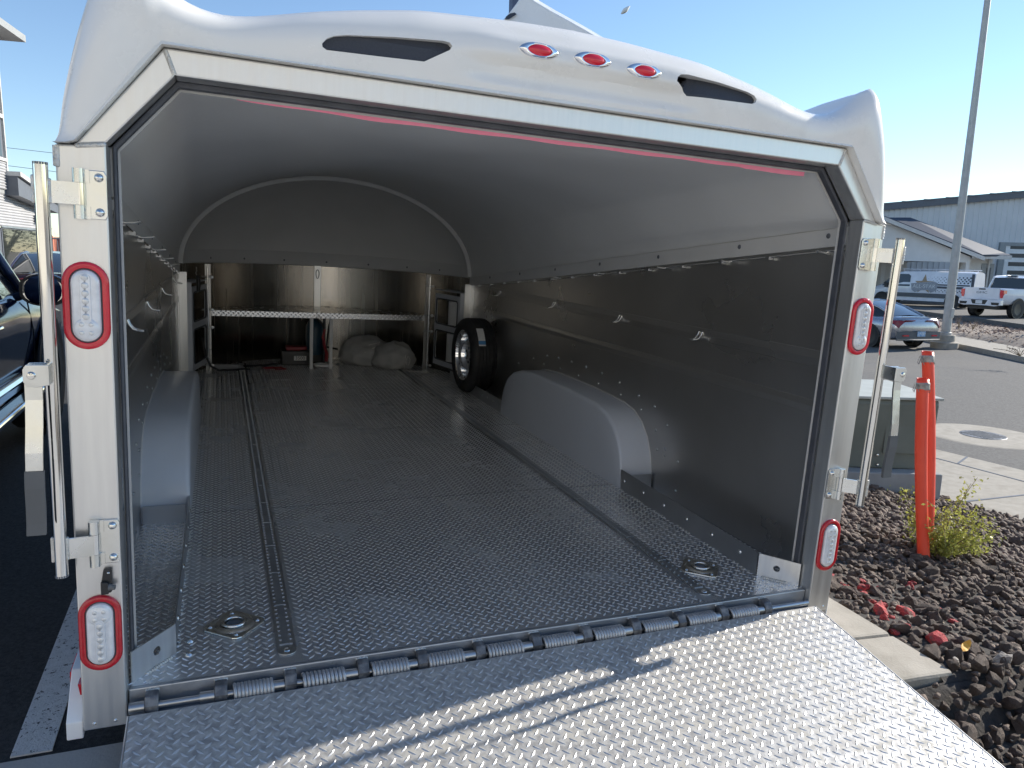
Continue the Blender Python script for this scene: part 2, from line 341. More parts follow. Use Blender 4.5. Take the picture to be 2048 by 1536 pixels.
# far kerb and verge
k0, k1 = np.array([17.2, 6.0]), np.array([25.9, 24.4]); kd = (k1 - k0) / np.linalg.norm(k1 - k0); kn = np.array([kd[1], -kd[0]])
def off(p, d): return tuple(np.array(p) + kn * d)
b = MB(); b.pz([tuple(k0 - kd * 12), tuple(k1 + kd * 20), off(k1 + kd * 20, 0.18), off(k0 - kd * 12, 0.18)], RZ - 0.3, RZ + 0.15)
b.pz([off(k0 - kd * 12, 0.181), off(k1 + kd * 20, 0.181), off(k1 + kd * 20, 1.6), off(k0 - kd * 12, 1.6)], RZ - 0.3, RZ + 0.146)
structure(b.build('far_pavement', CONC))
G = []
for i in range(70):
    row = []
    for j in range(16):
        p = np.array(k0 - kd * 6 + kd * i * 0.55) + kn * (1.55 + j * 0.33)
        h = 0.14 + 0.42 * math.sin(math.pi * min(1, j / 15)) * (0.65 + 0.35 * math.sin(i * 0.45)) * (1 if i < 30 else max(0.15, 1 - (i - 30) / 8)) + 0.05 * random.random()
        if j in (0, 15): h = 0.12
        row.append((p[0], p[1], RZ + h))
    G.append(row)
VERGE = structure(MB().grid(G).build('soil_verge', DIRT, smooth=70))
VG = np.array(G)
LZ = WC[2] - 1.95
b = MB(); b.pz([off(k0 - kd * 30, 6.2), off(k1 + kd * 60, 6.2), off(k1 + kd * 60, 90), off(k0 - kd * 30, 90)], LZ - 1.2, LZ)
structure(b.build('yard', ASPHO))
# woody litter lying over the verge
def scatter_tri(pts, sz, name, mat, parent=None, label=None):
    n = len(pts); T = RNG.normal(size=(n, 3, 3)) * np.asarray(sz).reshape(-1, 1, 1) * 0.6
    T[:, :, 2] *= 0.6
    V = (pts[:, None, :] + T).reshape(-1, 3); me = bpy.data.meshes.new(name)
    me.from_pydata(V.tolist(), [], [(3 * i, 3 * i + 1, 3 * i + 2) for i in range(n)])
    return finish(me, name, mat, parent)
n = 5200; ii = RNG.random(n) * 68; jj = RNG.random(n) * 14
i0 = ii.astype(int); j0 = jj.astype(int)
P = VG[i0, j0] + (VG[i0 + 1, j0] - VG[i0, j0]) * (ii - i0)[:, None] + (VG[i0, j0 + 1] - VG[i0, j0]) * (jj - j0)[:, None]; P[:, 2] += 0.04
LITTER = pm('woody_litter', (0.20, 0.13, 0.11), (0.40, 0.30, 0.25), 0.9, 0, 1.5)
stuff(scatter_tri(P, RNG.uniform(0.04, 0.10, n), 'plant_litter', LITTER, VERGE))

# ---- lava rocks: the 300 nearest as single rocks, the others joined
def ico(sub):
    bm = bmesh.new(); bmesh.ops.create_icosphere(bm, subdivisions=sub, radius=1); V = np.array([v.co[:] for v in bm.verts]); F = [tuple(v.index for v in f.verts) for f in bm.faces]; bm.free(); return V, F
IV, IF = ico(2)
def rock_shape(seed):
    r = np.random.default_rng(seed); V = IV.copy(); d = np.ones(len(V))
    for k in range(7):
        n_ = r.normal(size=3); n_ /= np.linalg.norm(n_); c_ = r.uniform(0.45, 0.95); h = V @ n_
        d = np.minimum(d, np.where(h > 0.05, c_ / np.maximum(h, 0.05), 9))
    V = V * d[:, None] * (1 + r.normal(size=(len(V), 1)) * 0.115)
    return V * np.array([1.0, r.uniform(0.65, 0.9), r.uniform(0.5, 0.8)])
SH = [rock_shape(100 + k) for k in range(14)]
cand = []
yy = -2.2
while yy < 6.5:
    ex = EA[0] + (yy - EA[1]) * (EB[0] - EA[0]) / (EB[1] - EA[1]); xx = 1.53 if yy > -0.30 else 1.10
    while xx < ex + 0.02:
        dist = math.hypot(xx - WC[0], yy - WC[1])
        cand.append((xx + random.uniform(-.02, .02), yy + random.uniform(-.02, .02))); xx += 0.043
    yy += 0.043
cand = np.array(cand)
zz = bed_z(cand[:, 0], cand[:, 1])[0]
# keep what the view can show, with a margin
Pw = np.c_[cand, zz]; d = Pw - WC; dep = d @ WF; sx = 1024 + F_PX * (d @ WR) / dep; sy = 768 - F_PX * (d @ WU) / dep
keep = (dep > 0.5) & (sx > 1450) & (sx < 2500) & (sy < 2000)
# nothing under the transformer pad
cand, zz, dep = cand[keep], zz[keep], dep[keep]; sx, sy = sx[keep], sy[keep]
sizes = np.minimum(RNG.gamma(3.0, 0.0054, len(cand)) + 0.010, 0.052); _k = (cand[:, 1] < -0.18) & (cand[:, 0] < 2.0); sizes[_k] = np.clip(RNG.gamma(4, 0.0065, int(_k.sum())), 0.014, 0.046); zz[_k] += 0.010; zz[(cand[:, 1] < -0.22) & (cand[:, 1] > -0.42) & (cand[:, 0] < 2.2)] += 0.022
vis = (sx > 1640) & (sx < 2048) & (sy < 1536) & (sy > 860)
rank = np.argsort(-(sizes / dep) * vis)
big = set(rank[:300].tolist())
VV = []; FF = []; base = 0
mesh_cache = {}
PAINT = [(1700, 1178), (1722, 1172), (1752, 1180), (1790, 1178), (1826, 1176), (1730, 1188), (1766, 1230), (1776, 1238), (1782, 1245), (1800, 1225), (1768, 1222), (1880, 1230), (1903, 1246), (1785, 1262), (1812, 1260), (1806, 1275), (1838, 1262), (1910, 1285), (1690, 1170), (1880, 1290), (1665, 1160), (1745, 1215)]
for i in range(len(cand)):
    x, y = cand[i]; z = zz[i]; s = sizes[i]
    if (sx[i] > 1640 and sx[i] < 1700 and sy[i] < 1000): s *= 0.9
    k = int(RNG.integers(14)); e = Euler(RNG.uniform(-3, 3, 3)); e.x *= 0.25; e.y *= 0.25
    dp = min(math.hypot(sx[i] - px_, sy[i] - py_) for px_, py_ in PAINT)
    painted = dp < 7.5 and s > 0.015
    if i in big or painted:
        mat = ROCKP if painted else (ROCKR if RNG.random() < 0.22 else ROCKM)
        key = (k, mat.name)
        if key not in mesh_cache:
            me = bpy.data.meshes.new('rock'); me.from_pydata(SH[k].tolist(), [], IF); me.materials.append(mat); mesh_cache[key] = me
        o = bpy.data.objects.new('rock', mesh_cache[key]); COL.objects.link(o); o.parent = ROCKBED
        o.location = (x, y, z + s * 0.35); o.rotation_euler = e; o.scale = (s, s, s)
    else:
        R_ = np.array(e.to_matrix()); VV.append((SH[k] @ R_.T) * s + [x, y, z + s * 0.35]); FF.append(np.array(IF) + base); base += len(IV)
me = bpy.data.meshes.new('small_rocks'); VV = np.concatenate(VV); FF = np.concatenate(FF)
me.vertices.add(len(VV)); me.vertices.foreach_set('co', VV.ravel()); me.loops.add(FF.size); me.loops.foreach_set('vertex_index', FF.ravel())
me.polygons.add(len(FF)); me.polygons.foreach_set('loop_start', np.arange(len(FF)) * 3); me.update(); me.validate()
stuff(finish(me, 'small_rocks', ROCKM, ROCKBED))
_i = RNG.integers(len(cand), size=1500); stuff(scatter_tri(np.c_[cand[_i], zz[_i] + 0.018] + RNG.normal(size=(1500, 3)) * [.02, .02, .006], RNG.uniform(0.004, 0.011, 1500), 'dry_litter', pm('dry_litter', (0.30, 0.23, 0.16), (0.46, 0.38, 0.28), 0.9), ROCKBED))
def rock_at(px, py, s, k, label):
    q = onz(px, py, 1.45)
    for _ in range(8): q = onz(px, py, WC[2] - float(bed_z(q[0], q[1])[0]) - s * 0.6)
    me = bpy.data.meshes.new('pale_rock'); me.from_pydata((SH[k] * s).tolist(), [], IF); o = finish(me, 'pale_rock', ROCKW); o.location = q
    o.rotation_euler = (0.3, 0.5, k); return tag(o, label, 'rock', 'pale rocks among the dark lava')
rock_at(2006, 1322, 0.05, 3, 'larger whitish rock lying among dark lava rocks at the right')
rock_at(1911, 1325, 0.032, 6, 'smaller tan rock lying next to the square end of the kerb')
q = onz(1932, 1292, 1.33)
for _ in range(8): q = onz(1932, 1292, WC[2] - float(bed_z(q[0], q[1])[0]) - 0.05)
b = MB().grid([[(-.032 + .016 * i, w * math.sin(math.pi * (i + .6) / 5.2) * 0.014, 0.006 * math.cos(i * 1.3) + 0.004 * w) for w in (-1, 0, 1)] for i in range(5)])
o = tag(b.build('fallen_leaf', LEAFY), 'curled yellow orange leaf on the dark lava rocks', 'leaf'); o.location = q; o.rotation_euler = (0.5, -0.3, 0.2)

# ---- transformer cabinet on its pad
pc = np.array([4.67, 2.23]); wv = np.array([-0.92, 0.39]); wv /= np.linalg.norm(wv); dv = np.array([0.39, 0.92]); dv /= np.linalg.norm(dv)
rotm = Matrix(((-wv[0], dv[0], 0, 0), (-wv[1], dv[1], 0, 0), (0, 0, 1, 0), (0, 0, 0, 1)))
t = thing('transformer_pad', 'grey concrete pad under the green utility cabinet, half sunk in lava rock', 'concrete pad', (pc[0], pc[1], -0.56), False, rotm)
MB().box(-1.5, 0, 0, 1.25, -0.45, 0).build('slab', pm('pad_concrete', (0.30, 0.31, 0.31), (0.36, 0.37, 0.37), 0.8, 0, 6), t, bevel=0.01)
t = thing('transformer_cabinet', 'dark green metal utility cabinet with pale sunlit lid beside the orange posts', 'utility cabinet', (pc[0], pc[1], -0.557), False, rotm)
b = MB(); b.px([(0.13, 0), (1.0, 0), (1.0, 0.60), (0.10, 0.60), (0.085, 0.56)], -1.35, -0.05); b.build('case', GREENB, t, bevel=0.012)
b = MB(); b.box(-1.37, -0.03, 0.06, 1.02, 0.602, 0.625); b.build('lid', pm('lid_green_sunlit', (0.42, 0.44, 0.40), (0.48, 0.50, 0.46), 0.6), t, bevel=0.006)  # lid green lightened in its colour to stand in for sunlight on top
b = MB(); b.prism([(-0.46, 0.14), (-0.055, 0.14), (-0.055, 0.585), (-0.46, 0.585)], lambda a, c: (a, 0.122 - 0.045 * c, c), lambda a, c: (a, 0.1, c)); b.build('door', GREENB, t, bevel=0.004)
for k, (a, c) in enumerate(((-0.5, 0.12), (-0.49, 0.035))): MB().lathe([(0.0001, 0.012), (0.010, 0.009), (0.013, 0)], (a, 0.112, c), (0, -1, 0), 10).build('bolt', ZINC, t, smooth=50)
MB().lathe([(0.0001, 0.0), (0.016, 0.0), (0.03, 0.02), (0.036, 0.016), (0.04, 0)], (-0.98, 0.10, 0.43), (0, -1, 0), 16).build('lock_recess', GREENB, t, smooth=40)

# ---- orange marker posts
def marker(base, top, r, label, cut, lean):
    t = thing('marker_post', label, 'marker post', tuple(base), False, group='orange marker posts in the lava rock')
    d = np.array(top) - base; L = np.linalg.norm(d); n = 20; rows = 22; G = []
    for i in range(rows):
        f = i / (rows - 1); row = []
        for k in range(n + 1):
            a = 2 * math.pi * k / n; fl = 1 - 0.30 * max(0, 1 - f * 1.6)          # squashed flat towards the ground
            rr = r * (1 + 0.04 * (1 - f))
            x = rr * math.cos(a) * (2 - fl) * 0.95; y = rr * math.sin(a) * fl
            h = f + (cut * (0.5 - 0.5 * math.cos(a)) * 0.07 if i == 0 else 0)
            row.append((x + d[0] * h + lean * math.sin(f * 3.1) * 0.02, y + d[1] * h, d[2] * h))
        G.append(row)
    o = MB().grid(G).build('tube', ORANGE, t, smooth=60); m = o.modifiers.new('wall', 'SOLIDIFY'); m.thickness = 0.004
    MB().lathe([(r + 0.001, 0.012), (r + 0.003, 0.02), (r + 0.002, 0.034), (r + 0.004, 0.047), (r + 0.001, 0.052), (r - 0.003, 0.05), (r - 0.004, 0.02), (r - 0.002, 0.012)], tuple(d * (1 - 0.075 / L)), tuple(d), 18, True).build('tape_band', TAPE, t, smooth=60)
    b = MB()
    for k in range(7):
        a = k * 0.9 + 0.4; b.tube([(d[0] + r * 1.1 * math.cos(a), d[1] + r * 1.1 * math.sin(a), d[2] - 0.03), (d[0] + r * 1.35 * math.cos(a + .2), d[1] + r * 1.35 * math.sin(a + .2), d[2] - 0.045 - 0.01 * (k % 3)), (d[0] + r * 1.2 * math.cos(a + .5), d[1] + r * 1.2 * math.sin(a + .5), d[2] - 0.075)], 0.0022, 4)
    b.build('tape_scrap', TAPE, t)
    b = MB().lathe([(r * 0.97, -0.03), (r * 0.2, -0.05)], tuple(d * (1 - 0.02 / L)), tuple(d), 14); b.build('plug', REDP, t)
p0, p1 = at(1850, 1140, 3.9), at(1846, 757, 3.9)
marker(p0 - [0, 0, .02], p1, 0.031, 'shorter and nearer orange plastic marker post with silver tape round its top', 1, -1)
p0, p1 = at(1855, 1130, 4.14), at(1855, 703, 4.14)
marker(p0 - [0, 0, .06], p1, 0.032, 'taller orange plastic marker post standing just behind the shorter one', -1, 1)

# ---- shrub
t0 = onz(1872, 1108, 1.6)
for _ in range(8): t0 = onz(1872, 1108, WC[2] - float(bed_z(t0[0], t0[1])[0]) - 0.02)
t = thing('desert_shrub', 'small yellow green desert shrub growing in lava rock behind the orange posts', 'shrub', tuple(t0), False)
tips = [(1955, 955), (1905, 1010), (1935, 1030), (1970, 1030), (1985, 1040), (1990, 1080), (1960, 1085), (1925, 1100), (1890, 1030), (1806, 975), (1812, 1010), (1822, 1050), (1880, 1060), (1945, 1060), (1900, 1080), (1975, 1100), (1868, 1040), (1920, 1060), (1995, 1065), (1835, 1060), (1890, 1110), (1940, 1110)]
b = MB(); LP = []
D0 = float((t0 - WC) @ WF)
for k, (a, c) in enumerate(tips):
    e = at(a, c, D0 + random.uniform(-0.16, 0.22)) - t0; m1 = e * 0.45 + np.array([random.uniform(-.04, .04), random.uniform(-.04, .04), -0.03 * abs(e[0]) - 0.01])
    pts = [(1 - u) ** 2 * np.zeros(3) + 2 * u * (1 - u) * m1 + u * u * e for u in np.linspace(0, 1, 9)]
    b.tube(pts, [0.0055 - 0.0045 * u for u in np.linspace(0, 1, 9)], 5)
    for u in np.linspace(0.18, 1, 34):
        p = (1 - u) ** 2 * np.zeros(3) + 2 * u * (1 - u) * m1 + u * u * e
        for _ in range(3): LP.append(p + RNG.normal(size=3) * np.array([0.022, 0.022, 0.017]) * (0.6 + 0.7 * u))
    for _ in range(4):
        u = random.uniform(0.3, 0.95); p = 2 * u * (1 - u) * m1 + u * u * e; q_ = p + RNG.normal(size=3) * 0.05 + [0, 0, 0.015]; b.tube([p, (p + q_) / 2 + [0, 0, .006], q_], 0.0014, 4)
        for _ in range(14): LP.append(q_ + RNG.normal(size=3) * 0.014 + (p - q_) * random.random())
b.build('stem', STEMM, t, smooth=60)
LP = np.array(LP); n = len(LP)
u_ = RNG.normal(size=(n, 3)); u_ /= np.linalg.norm(u_, axis=1)[:, None]; w_ = np.cross(u_, RNG.normal(size=(n, 3))); w_ /= np.linalg.norm(w_, axis=1)[:, None]
ln = RNG.uniform(0.007, 0.014, n)[:, None]; Q = np.stack([LP - u_ * ln, LP + w_ * ln * .5, LP + u_ * ln, LP - w_ * ln * .5], 1).reshape(-1, 3)
me = bpy.data.meshes.new('leaf'); me.from_pydata(Q.tolist(), [], [tuple(range(4 * i, 4 * i + 4)) for i in range(n)])
stuff(finish(me, 'leaf', LEAFM, t))

# ================================================================== TRAILER (trailer frame coordinates)
TR = thing('motorcycle_trailer', 'open aluminium motorcycle trailer with white roof, grey liner and lowered tread plate ramp', 'trailer')
SEAM = lambda y: 1.265 - 0.0955 * y
NA, NB, NY = 1.14, 1.15, 4.1                    # nose: half width, depth, start
def nose(a, s=1.0): return (NA * s * math.cos(a), NY + NB * s * math.sin(a))
# --- floor
b = MB(); arc = [nose(math.pi * k / 24) for k in range(25)]
b.pz([(-1.128, 0.034), (1.128, 0.034), (1.128, NY)] + arc[1:-1] + [(-1.128, NY)], -0.012, 0)
FL = b.build('floor', FLOORM, TR)
def lugs(pts, ang, L, w, h, name, mat, parent, M=None):
    """raised bars of the rolled tread plate: six-cornered base, ridge on top"""
    n = len(pts); B = np.array([(-1, .12, 0), (-.22, -1, 0), (.22, -1, 0), (1, .12, 0), (.22, 1, 0), (-.22, 1, 0), (-.5, 0.05, .8), (.5, 0.05, .8)]) * [L / 2, w / 2, h]
    ca, sa = np.cos(ang)[:, None], np.sin(ang)[:, None]
    X = B[None, :, 0] * ca - B[None, :, 1] * sa + pts[:, :1]; Y = B[None, :, 0] * sa + B[None, :, 1] * ca + pts[:, 1:2]; Z = np.repeat(B[None, :, 2], n, 0)
    V = np.stack([X, Y, Z], 2).reshape(-1, 3)
    if M is not None: V = V @ M[:3, :3].T + M[:3, 3]
    f = [(0, 1, 6), (1, 2, 7, 6), (2, 3, 7), (3, 4, 7), (4, 5, 6, 7), (5, 0, 6)]
    F = [tuple(i + 8 * k for i in q) for k in range(n) for q in f]
    me = bpy.data.meshes.new(name); me.from_pydata(V.tolist(), [], F); return stuff(finish(me, name, mat, parent))
def lattice(x0, x1, y0, y1, p, ok=None):               # bars of one slant at the corners, of the other at the centres of the cells
    q = p * 0.9; i, j = np.meshgrid(np.arange(int((x1 - x0) / p) + 1), np.arange(int((y1 - y0) / q) + 1), indexing='ij')
    i, j = i.ravel(), j.ravel(); k = (i + j) % 2 == 0; i, j = i[k], j[k]
    P = np.c_[x0 + i * p, y0 + j * q]; a = np.where(i % 2 == 0, math.radians(44), math.radians(-44))
    if ok is not None: k = ok(P); P, a = P[k], a[k]
    return P, a
TX = 0.681
ringc = [(-0.812, 0.272), (0.785, 0.262)]
def okf(P):
    x, y = P[:, 0], P[:, 1]
    k = (np.abs(np.abs(x) - TX) > 0.034) & ((y < NY) | ((x / 1.1) ** 2 + ((y - NY) / 1.1) ** 2 < 1))
    for c in ringc: k &= (np.abs(x - c[0]) + np.abs(y - c[1]) > 0.105)
    k &= ~((np.abs(x) > 0.95) & (y > 1.13) & (y < 2.82))
    return k
P, a = lattice(-1.115, 1.115, 0.05, 5.2, 0.0165, okf)
lugs(P, a, 0.026, 0.0064, 0.0022, 'tread_pattern', LUG, FL)
# sheet joints of the floor
b = MB()
for y in (1.215, 2.46, 3.7): b.box(-1.12, 1.12, y - 0.0012, y + 0.0012, -0.002, 0.0008)
stuff(b.build('sheet_joint', GREYP, FL))
# --- recessed anchor tracks
for sgn in (-1, 1):
    b = MB(); x = sgn * TX; w = 0.026
    end = [(x + w * math.cos(t), 0.098 - w * math.sin(t)) for t in np.linspace(math.pi, 0, 11)]
    b.pz([(x - w, 4.9)] + end[::1][0:] + [(x + w, 4.9)] if False else [(x - w, 4.9)] + [(x + w * math.cos(t), 0.098 - w * abs(math.sin(t))) for t in np.linspace(math.pi, 0, 11)] + [(x + w, 4.9)], 0.0004, 0.0035)
    tr = b.build('floor_track', ALUD, TR, bevel=0.0015)
    b = MB(); b.box(x - 0.011, x + 0.011, 0.125, 4.88, 0.0036, 0.0046); b.build('track_slot', SILL, tr)
    b = MB(); 
    for k in range(185):
        y = 0.13 + k * 0.0255
        for e in (-1, 1): b.box(x + e * 0.0135 - 0.0035, x + e * 0.0135 + 0.0035, y - 0.005, y + 0.005, 0.0036, 0.0062)
        if k % 9 == 0: b.box(x - 0.011, x + 0.011, y - 0.004, y + 0.001, 0.0047, 0.0058)
    stuff(b.build('track_teeth', ALUD, tr))
    b = MB().lathe([(0.004, 0.0037), (0.0085, 0.0062), (0.0105, 0.0037)], (x, 0.096, 0), (0, 0, 1), 16); b.build('track_screw', ZINC, tr, smooth=50)
# --- recessed ring anchors
for k, (cx, cy) in enumerate(ringc):
    b = MB(); s = 0.083
    q = []
    for a_ in range(4):
        an = math.radians(90 * a_ + 4)
        for e in (-.16, 0, .16): q.append((cx + s * math.cos(an + e) * (1 if e == 0 else 0.97), cy + s * math.sin(an + e) * (1 if e == 0 else 0.97)))
    b.pz(q, 0.0003, 0.006)
    pl = b.build('ring_plate', ZINC, TR, bevel=0.002)
    MB().lathe([(0.0001, 0.0066), (0.03, 0.0068), (0.036, 0.009), (0.044, 0.0125), (0.052, 0.009), (0.056, 0.006)], (cx, cy, 0), (0, 0, 1), 28).build('ring_dish', ZINC, pl, smooth=60)
    MB().tube([(cx + 0.03 * math.cos(t), cy - 0.004 + 0.027 * math.sin(t), 0.0135) for t in np.linspace(0, 2 * math.pi, 24, False)], 0.0055, 8, closed=True).build('lashing_ring', STEEL, pl, smooth=60)
    MB().lathe([(0.0001, 0.0072), (0.021, 0.0072)], (cx, cy, 0), (0, 0, 1), 20).build('dish_bottom', DARKT, pl)
    for a_ in range(4):
        an = math.radians(90 * a_ + 4); MB().lathe([(0.0001, 0.011), (0.006, 0.009), (0.0075, 0.006)], (cx + 0.063 * math.cos(an), cy + 0.063 * math.sin(an), 0), (0, 0, 1), 10).build('rivet', ZINC, pl, smooth=60)
b = MB()
for p in ((-0.925, 0.215), (-0.925, 0.145)):
    MB().lathe([(0.0001, 0.008), (0.008, 0.006), (0.0105, 0)], (p[0], p[1], 0), (0, 0, 1), 10).build('rivet', ZINC, FL, smooth=60)
# --- kick plates, gussets, fenders
FH = [(1.14, 0.0), (1.145, 0.07), (1.17, 0.16), (1.21, 0.235), (1.27, 0.295), (1.35, 0.337), (1.46, 0.358), (1.8, 0.372), (2.25, 0.372), (2.48, 0.355), (2.62, 0.318), (2.71, 0.262), (2.765, 0.18), (2.79, 0.09), (2.795, 0.0)]
for sg in (-1, 1):
    X = lambda v: sg * v
    b = MB(); b.px([(0.165, 0), (1.15, 0), (1.15, 0.098), (0.165, 0.086)], X(0.957), X(0.961)); kp = b.build('kick_plate', ALUD, TR)
    for k in range(6): MB().lathe([(0.0001, 0.005), (0.007, 0.004), (0.009, 0)], (X(0.957), 0.26 + k * 0.17, 0.05), (-sg, 0, 0), 10).build('rivet', ZINC, kp, smooth=60)
    b = MB(); b.px([(2.80, 0), (4.02, 0), (4.02, 0.085), (2.80, 0.085)], X(0.957), X(0.961)); kp2 = b.build('kick_plate', ALUD, TR)
    for k in range(3): MB().lathe([(0.0001, 0.005), (0.007, 0.004), (0.009, 0)], (X(0.957), 2.95 + k * 0.12, 0.05), (-sg, 0, 0), 10).build('rivet', ZINC, kp2, smooth=60)
    # weld dabs along the kick plate
    b = MB()
    for k in range(46):
        y = 0.2 + k * 0.0205
        if k % 9 < 5: b.lathe([(0.0001, 0.004), (0.005, 0.0025), (0.0065, 0)], (X(0.953), y, 0.0), (-sg * 0.6, 0, 1), 6)
    stuff(b.build('weld_dab', WELD, kp))
    # gusset with hole across the corner
    A, B_ = np.array([X(0.958), 0.158]), np.array([X(1.05), 0.05]); dvv = (B_ - A); Lg = np.linalg.norm(dvv)
    M = Matrix(((dvv[0] / Lg, 0, -dvv[1] / Lg, A[0]), (dvv[1] / Lg, 0, dvv[0] / Lg, A[1]), (0, 1, 0, 0), (0, 0, 0, 1)))
    outl = [(0, 0.0), (Lg, 0.0), (Lg, 0.083), (0, 0.087)]; oo = []
    for e0, e1 in zip(outl, outl[1:] + outl[:1]): oo += [tuple(np.array(e0) + (np.array(e1) - np.array(e0)) * t_) for t_ in np.linspace(0, 1, 8, False)]
    hc = (Lg * 0.45, 0.045); inn = []
    for q_ in oo:
        an = math.atan2(q_[1] - hc[1], q_[0] - hc[0]); inn.append((hc[0] + 0.0115 * math.cos(an), hc[1] + 0.0115 * math.sin(an)))
    b = MB().ring(inn, oo, lambda a_, c_: tuple(M @ Vector((a_, c_, 0.002))), lambda a_, c_: tuple(M @ Vector((a_, c_, -0.002)))); gp = b.build('gusset_plate', ALU, TR)
    b = MB()
    for k in range(12): b.lathe([(0.0001, 0.006), (0.005, 0.004), (0.006, 0)], tuple(M @ Vector((0.02 + k * 0.007, 0.001, sg * -0.004 + 0))), (0, -0.5, 1), 7)
    b.build('weld', WELD, gp, smooth=60)
    # fender box
    b = MB(); G = []
    for (y, z) in FH:
        r_ = 0.022; G.append([(X(0.9565), y, 0.0), (X(0.9565), y, max(0, z - r_)), (X(0.959), y, max(0, z - r_ * .5)), (X(0.9655), y, max(0.0, z - r_ * .12)), (X(0.975), y, z), (X(1.1295), y, z)])
    b.grid(G); fn = b.build('wheel_box', FENDER, TR, smooth=40)
    b = MB(); b.box(min(X(0.972), X(1.12)), max(X(0.972), X(1.12)), 1.125, 1.13, 0, 0.072); b.build('toe_plate', ALUD, fn)
    b = MB(); b.tube([(X(1.1275), y, z + 0.004) for y, z in FH[1:-1]], 0.004, 6); b.build('edge_bead', LIPM, fn, smooth=60)
    # rivets on the wall round the fender
    for y, z in ((0.93, 0.05), (0.935, 0.19), (1.05, 0.337), (1.17, 0.40), (1.322, 0.425), (1.522, 0.454), (1.719, 0.47), (1.912, 0.472), (2.102, 0.47), (2.286, 0.466), (2.459, 0.452), (2.672, 0.40), (2.93, 0.325), (1.115, 0.2), (1.14, 0.29), (1.29, 0.36), (1.5, 0.392), (1.75, 0.405), (2.0, 0.405), (2.25, 0.405), (2.5, 0.39)):
        MB().lathe([(0.0001, 0.006), (0.006, 0.0045), (0.008, 0)], (X(1.1275), y, z), (-sg, 0, 0), 8).build('rivet', ALUD, TR, smooth=60)
    # --- side wall: outer skin and inner sheet, two raised bands
    b = MB(); b.px([(0.061, -0.10), (NY, -0.10), (NY, SEAM(NY)), (0.061, SEAM(0.061))], X(1.135), X(1.149)); b.build('outer_wall', pm('outer_wall_charcoal', (0.05, 0.05, 0.055), None, 0.35), TR)
    b = MB(); b.px([(0.086, 0.0), (NY, 0.0), (NY, SEAM(NY) - 0.02), (0.086, SEAM(0.086) - 0.02)], X(1.128), X(1.132)); wl = b.build('inner_wall', WALLM, TR)
    for z0, z1 in ((0.768, 0.822), (0.602, 0.644)):
        b = MB(); b.py([(X(1.128), z0 - 0.003), (X(1.122), z0), (X(1.1205), (z0 + z1) / 2), (X(1.124), z1), (X(1.128), z1 + 0.002)], 0.09, 3.99); b.build('wall_band', WALLM, TR)
    # roof lip with bolts, cord rail under it
    b = MB(); b.px([(0.088, SEAM(0.088)), (NY, SEAM(NY)), (NY, SEAM(NY) - 0.075), (0.088, SEAM(0.088) - 0.062)], X(1.118), X(1.127)); lip = b.build('roof_lip', LIPM, TR, bevel=0.003)
    for y in (0.2, 0.664, 1.25, 1.83, 2.41, 2.99, 3.6): MB().lathe([(0.0001, 0.004), (0.008, 0.003), (0.0095, 0)], (X(1.118), y, SEAM(y) - 0.024), (-sg, 0, 0), 10).build('bolt', DARKT, lip, smooth=60)
    rail = MB().tube([(X(1.112), 0.10, SEAM(0.1) - 0.078), (X(1.112), 4.0, SEAM(4.0) - 0.088)], 0.0035, 6).build('cord_rail', STEEL, TR, smooth=60)
    for k in range(14):
        y = 0.2 + k * 0.28; MB().box(min(X(1.105), X(1.127)), max(X(1.105), X(1.127)), y - 0.010, y + 0.010, SEAM(y) - 0.088, SEAM(y) - 0.076).build('rail_clip', ALUD, rail)
    for y in (0.19, 0.7, 1.17, 1.75, 2.3, 2.83):
        z = SEAM(y) - 0.082; MB().tube([(X(1.127), y, z + 0.004), (X(1.10), y - 0.003, z - 0.002), (X(1.075), y - 0.005, z), (X(1.058), y - 0.006, z + 0.003)], 0.0042, 7).build('rail_hook', STEEL, rail, smooth=60)
    for y in (0.861, 1.56, 2.39, 3.36):
        b = MB(); z = 0.795
        b.tube([(X(1.1205), y - 0.012, z + 0.012), (X(1.114), y - 0.012, z - 0.004), (X(1.104), y - 0.012, z - 0.017), (X(1.09), y - 0.012, z - 0.021), (X(1.075), y - 0.012, z - 0.022), (X(1.071), y, z - 0.022), (X(1.075), y + 0.012, z - 0.022), (X(1.09), y + 0.012, z - 0.021), (X(1.104), y + 0.012, z - 0.017), (X(1.114), y + 0.012, z - 0.004), (X(1.1205), y + 0.012, z + 0.012)], 0.0042, 7)
        b.build('wall_hook', STEEL, TR, smooth=60)
# --- nose bulkhead (curved sheets), centre channel, corner strips
for a0, a1 in ((0.02, math.pi / 2 - 0.02), (math.pi / 2 + 0.02, math.pi - 0.02)):
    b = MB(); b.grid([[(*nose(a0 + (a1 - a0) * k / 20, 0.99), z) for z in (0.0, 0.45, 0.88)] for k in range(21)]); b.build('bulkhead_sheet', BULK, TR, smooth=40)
b = MB(); c = nose(math.pi / 2, 0.985); b.box(-0.032, 0.032, c[1] - 0.012, c[1] + 0.01, 0, 0.87); ch = b.build('bulkhead_channel', ALU, TR, bevel=0.003)
MB().tube([(0.014 * math.cos(t) - 0.002, c[1] - 0.02, 0.80 + (0.03 * math.sin(t) if math.sin(t) > 0 else 0.05 * math.sin(t))) for t in np.linspace(0, 2 * math.pi, 20, False)], 0.004, 6, closed=True).build('hanging_hook', DARKT, ch, smooth=60)
b = MB(); b.grid([[(*nose(math.pi * k / 40, 1.02), z) for z in (-0.1, 0.4, 0.9)] for k in range(41)]); b.build('outer_nose_wall', WHITEB, TR, smooth=40)
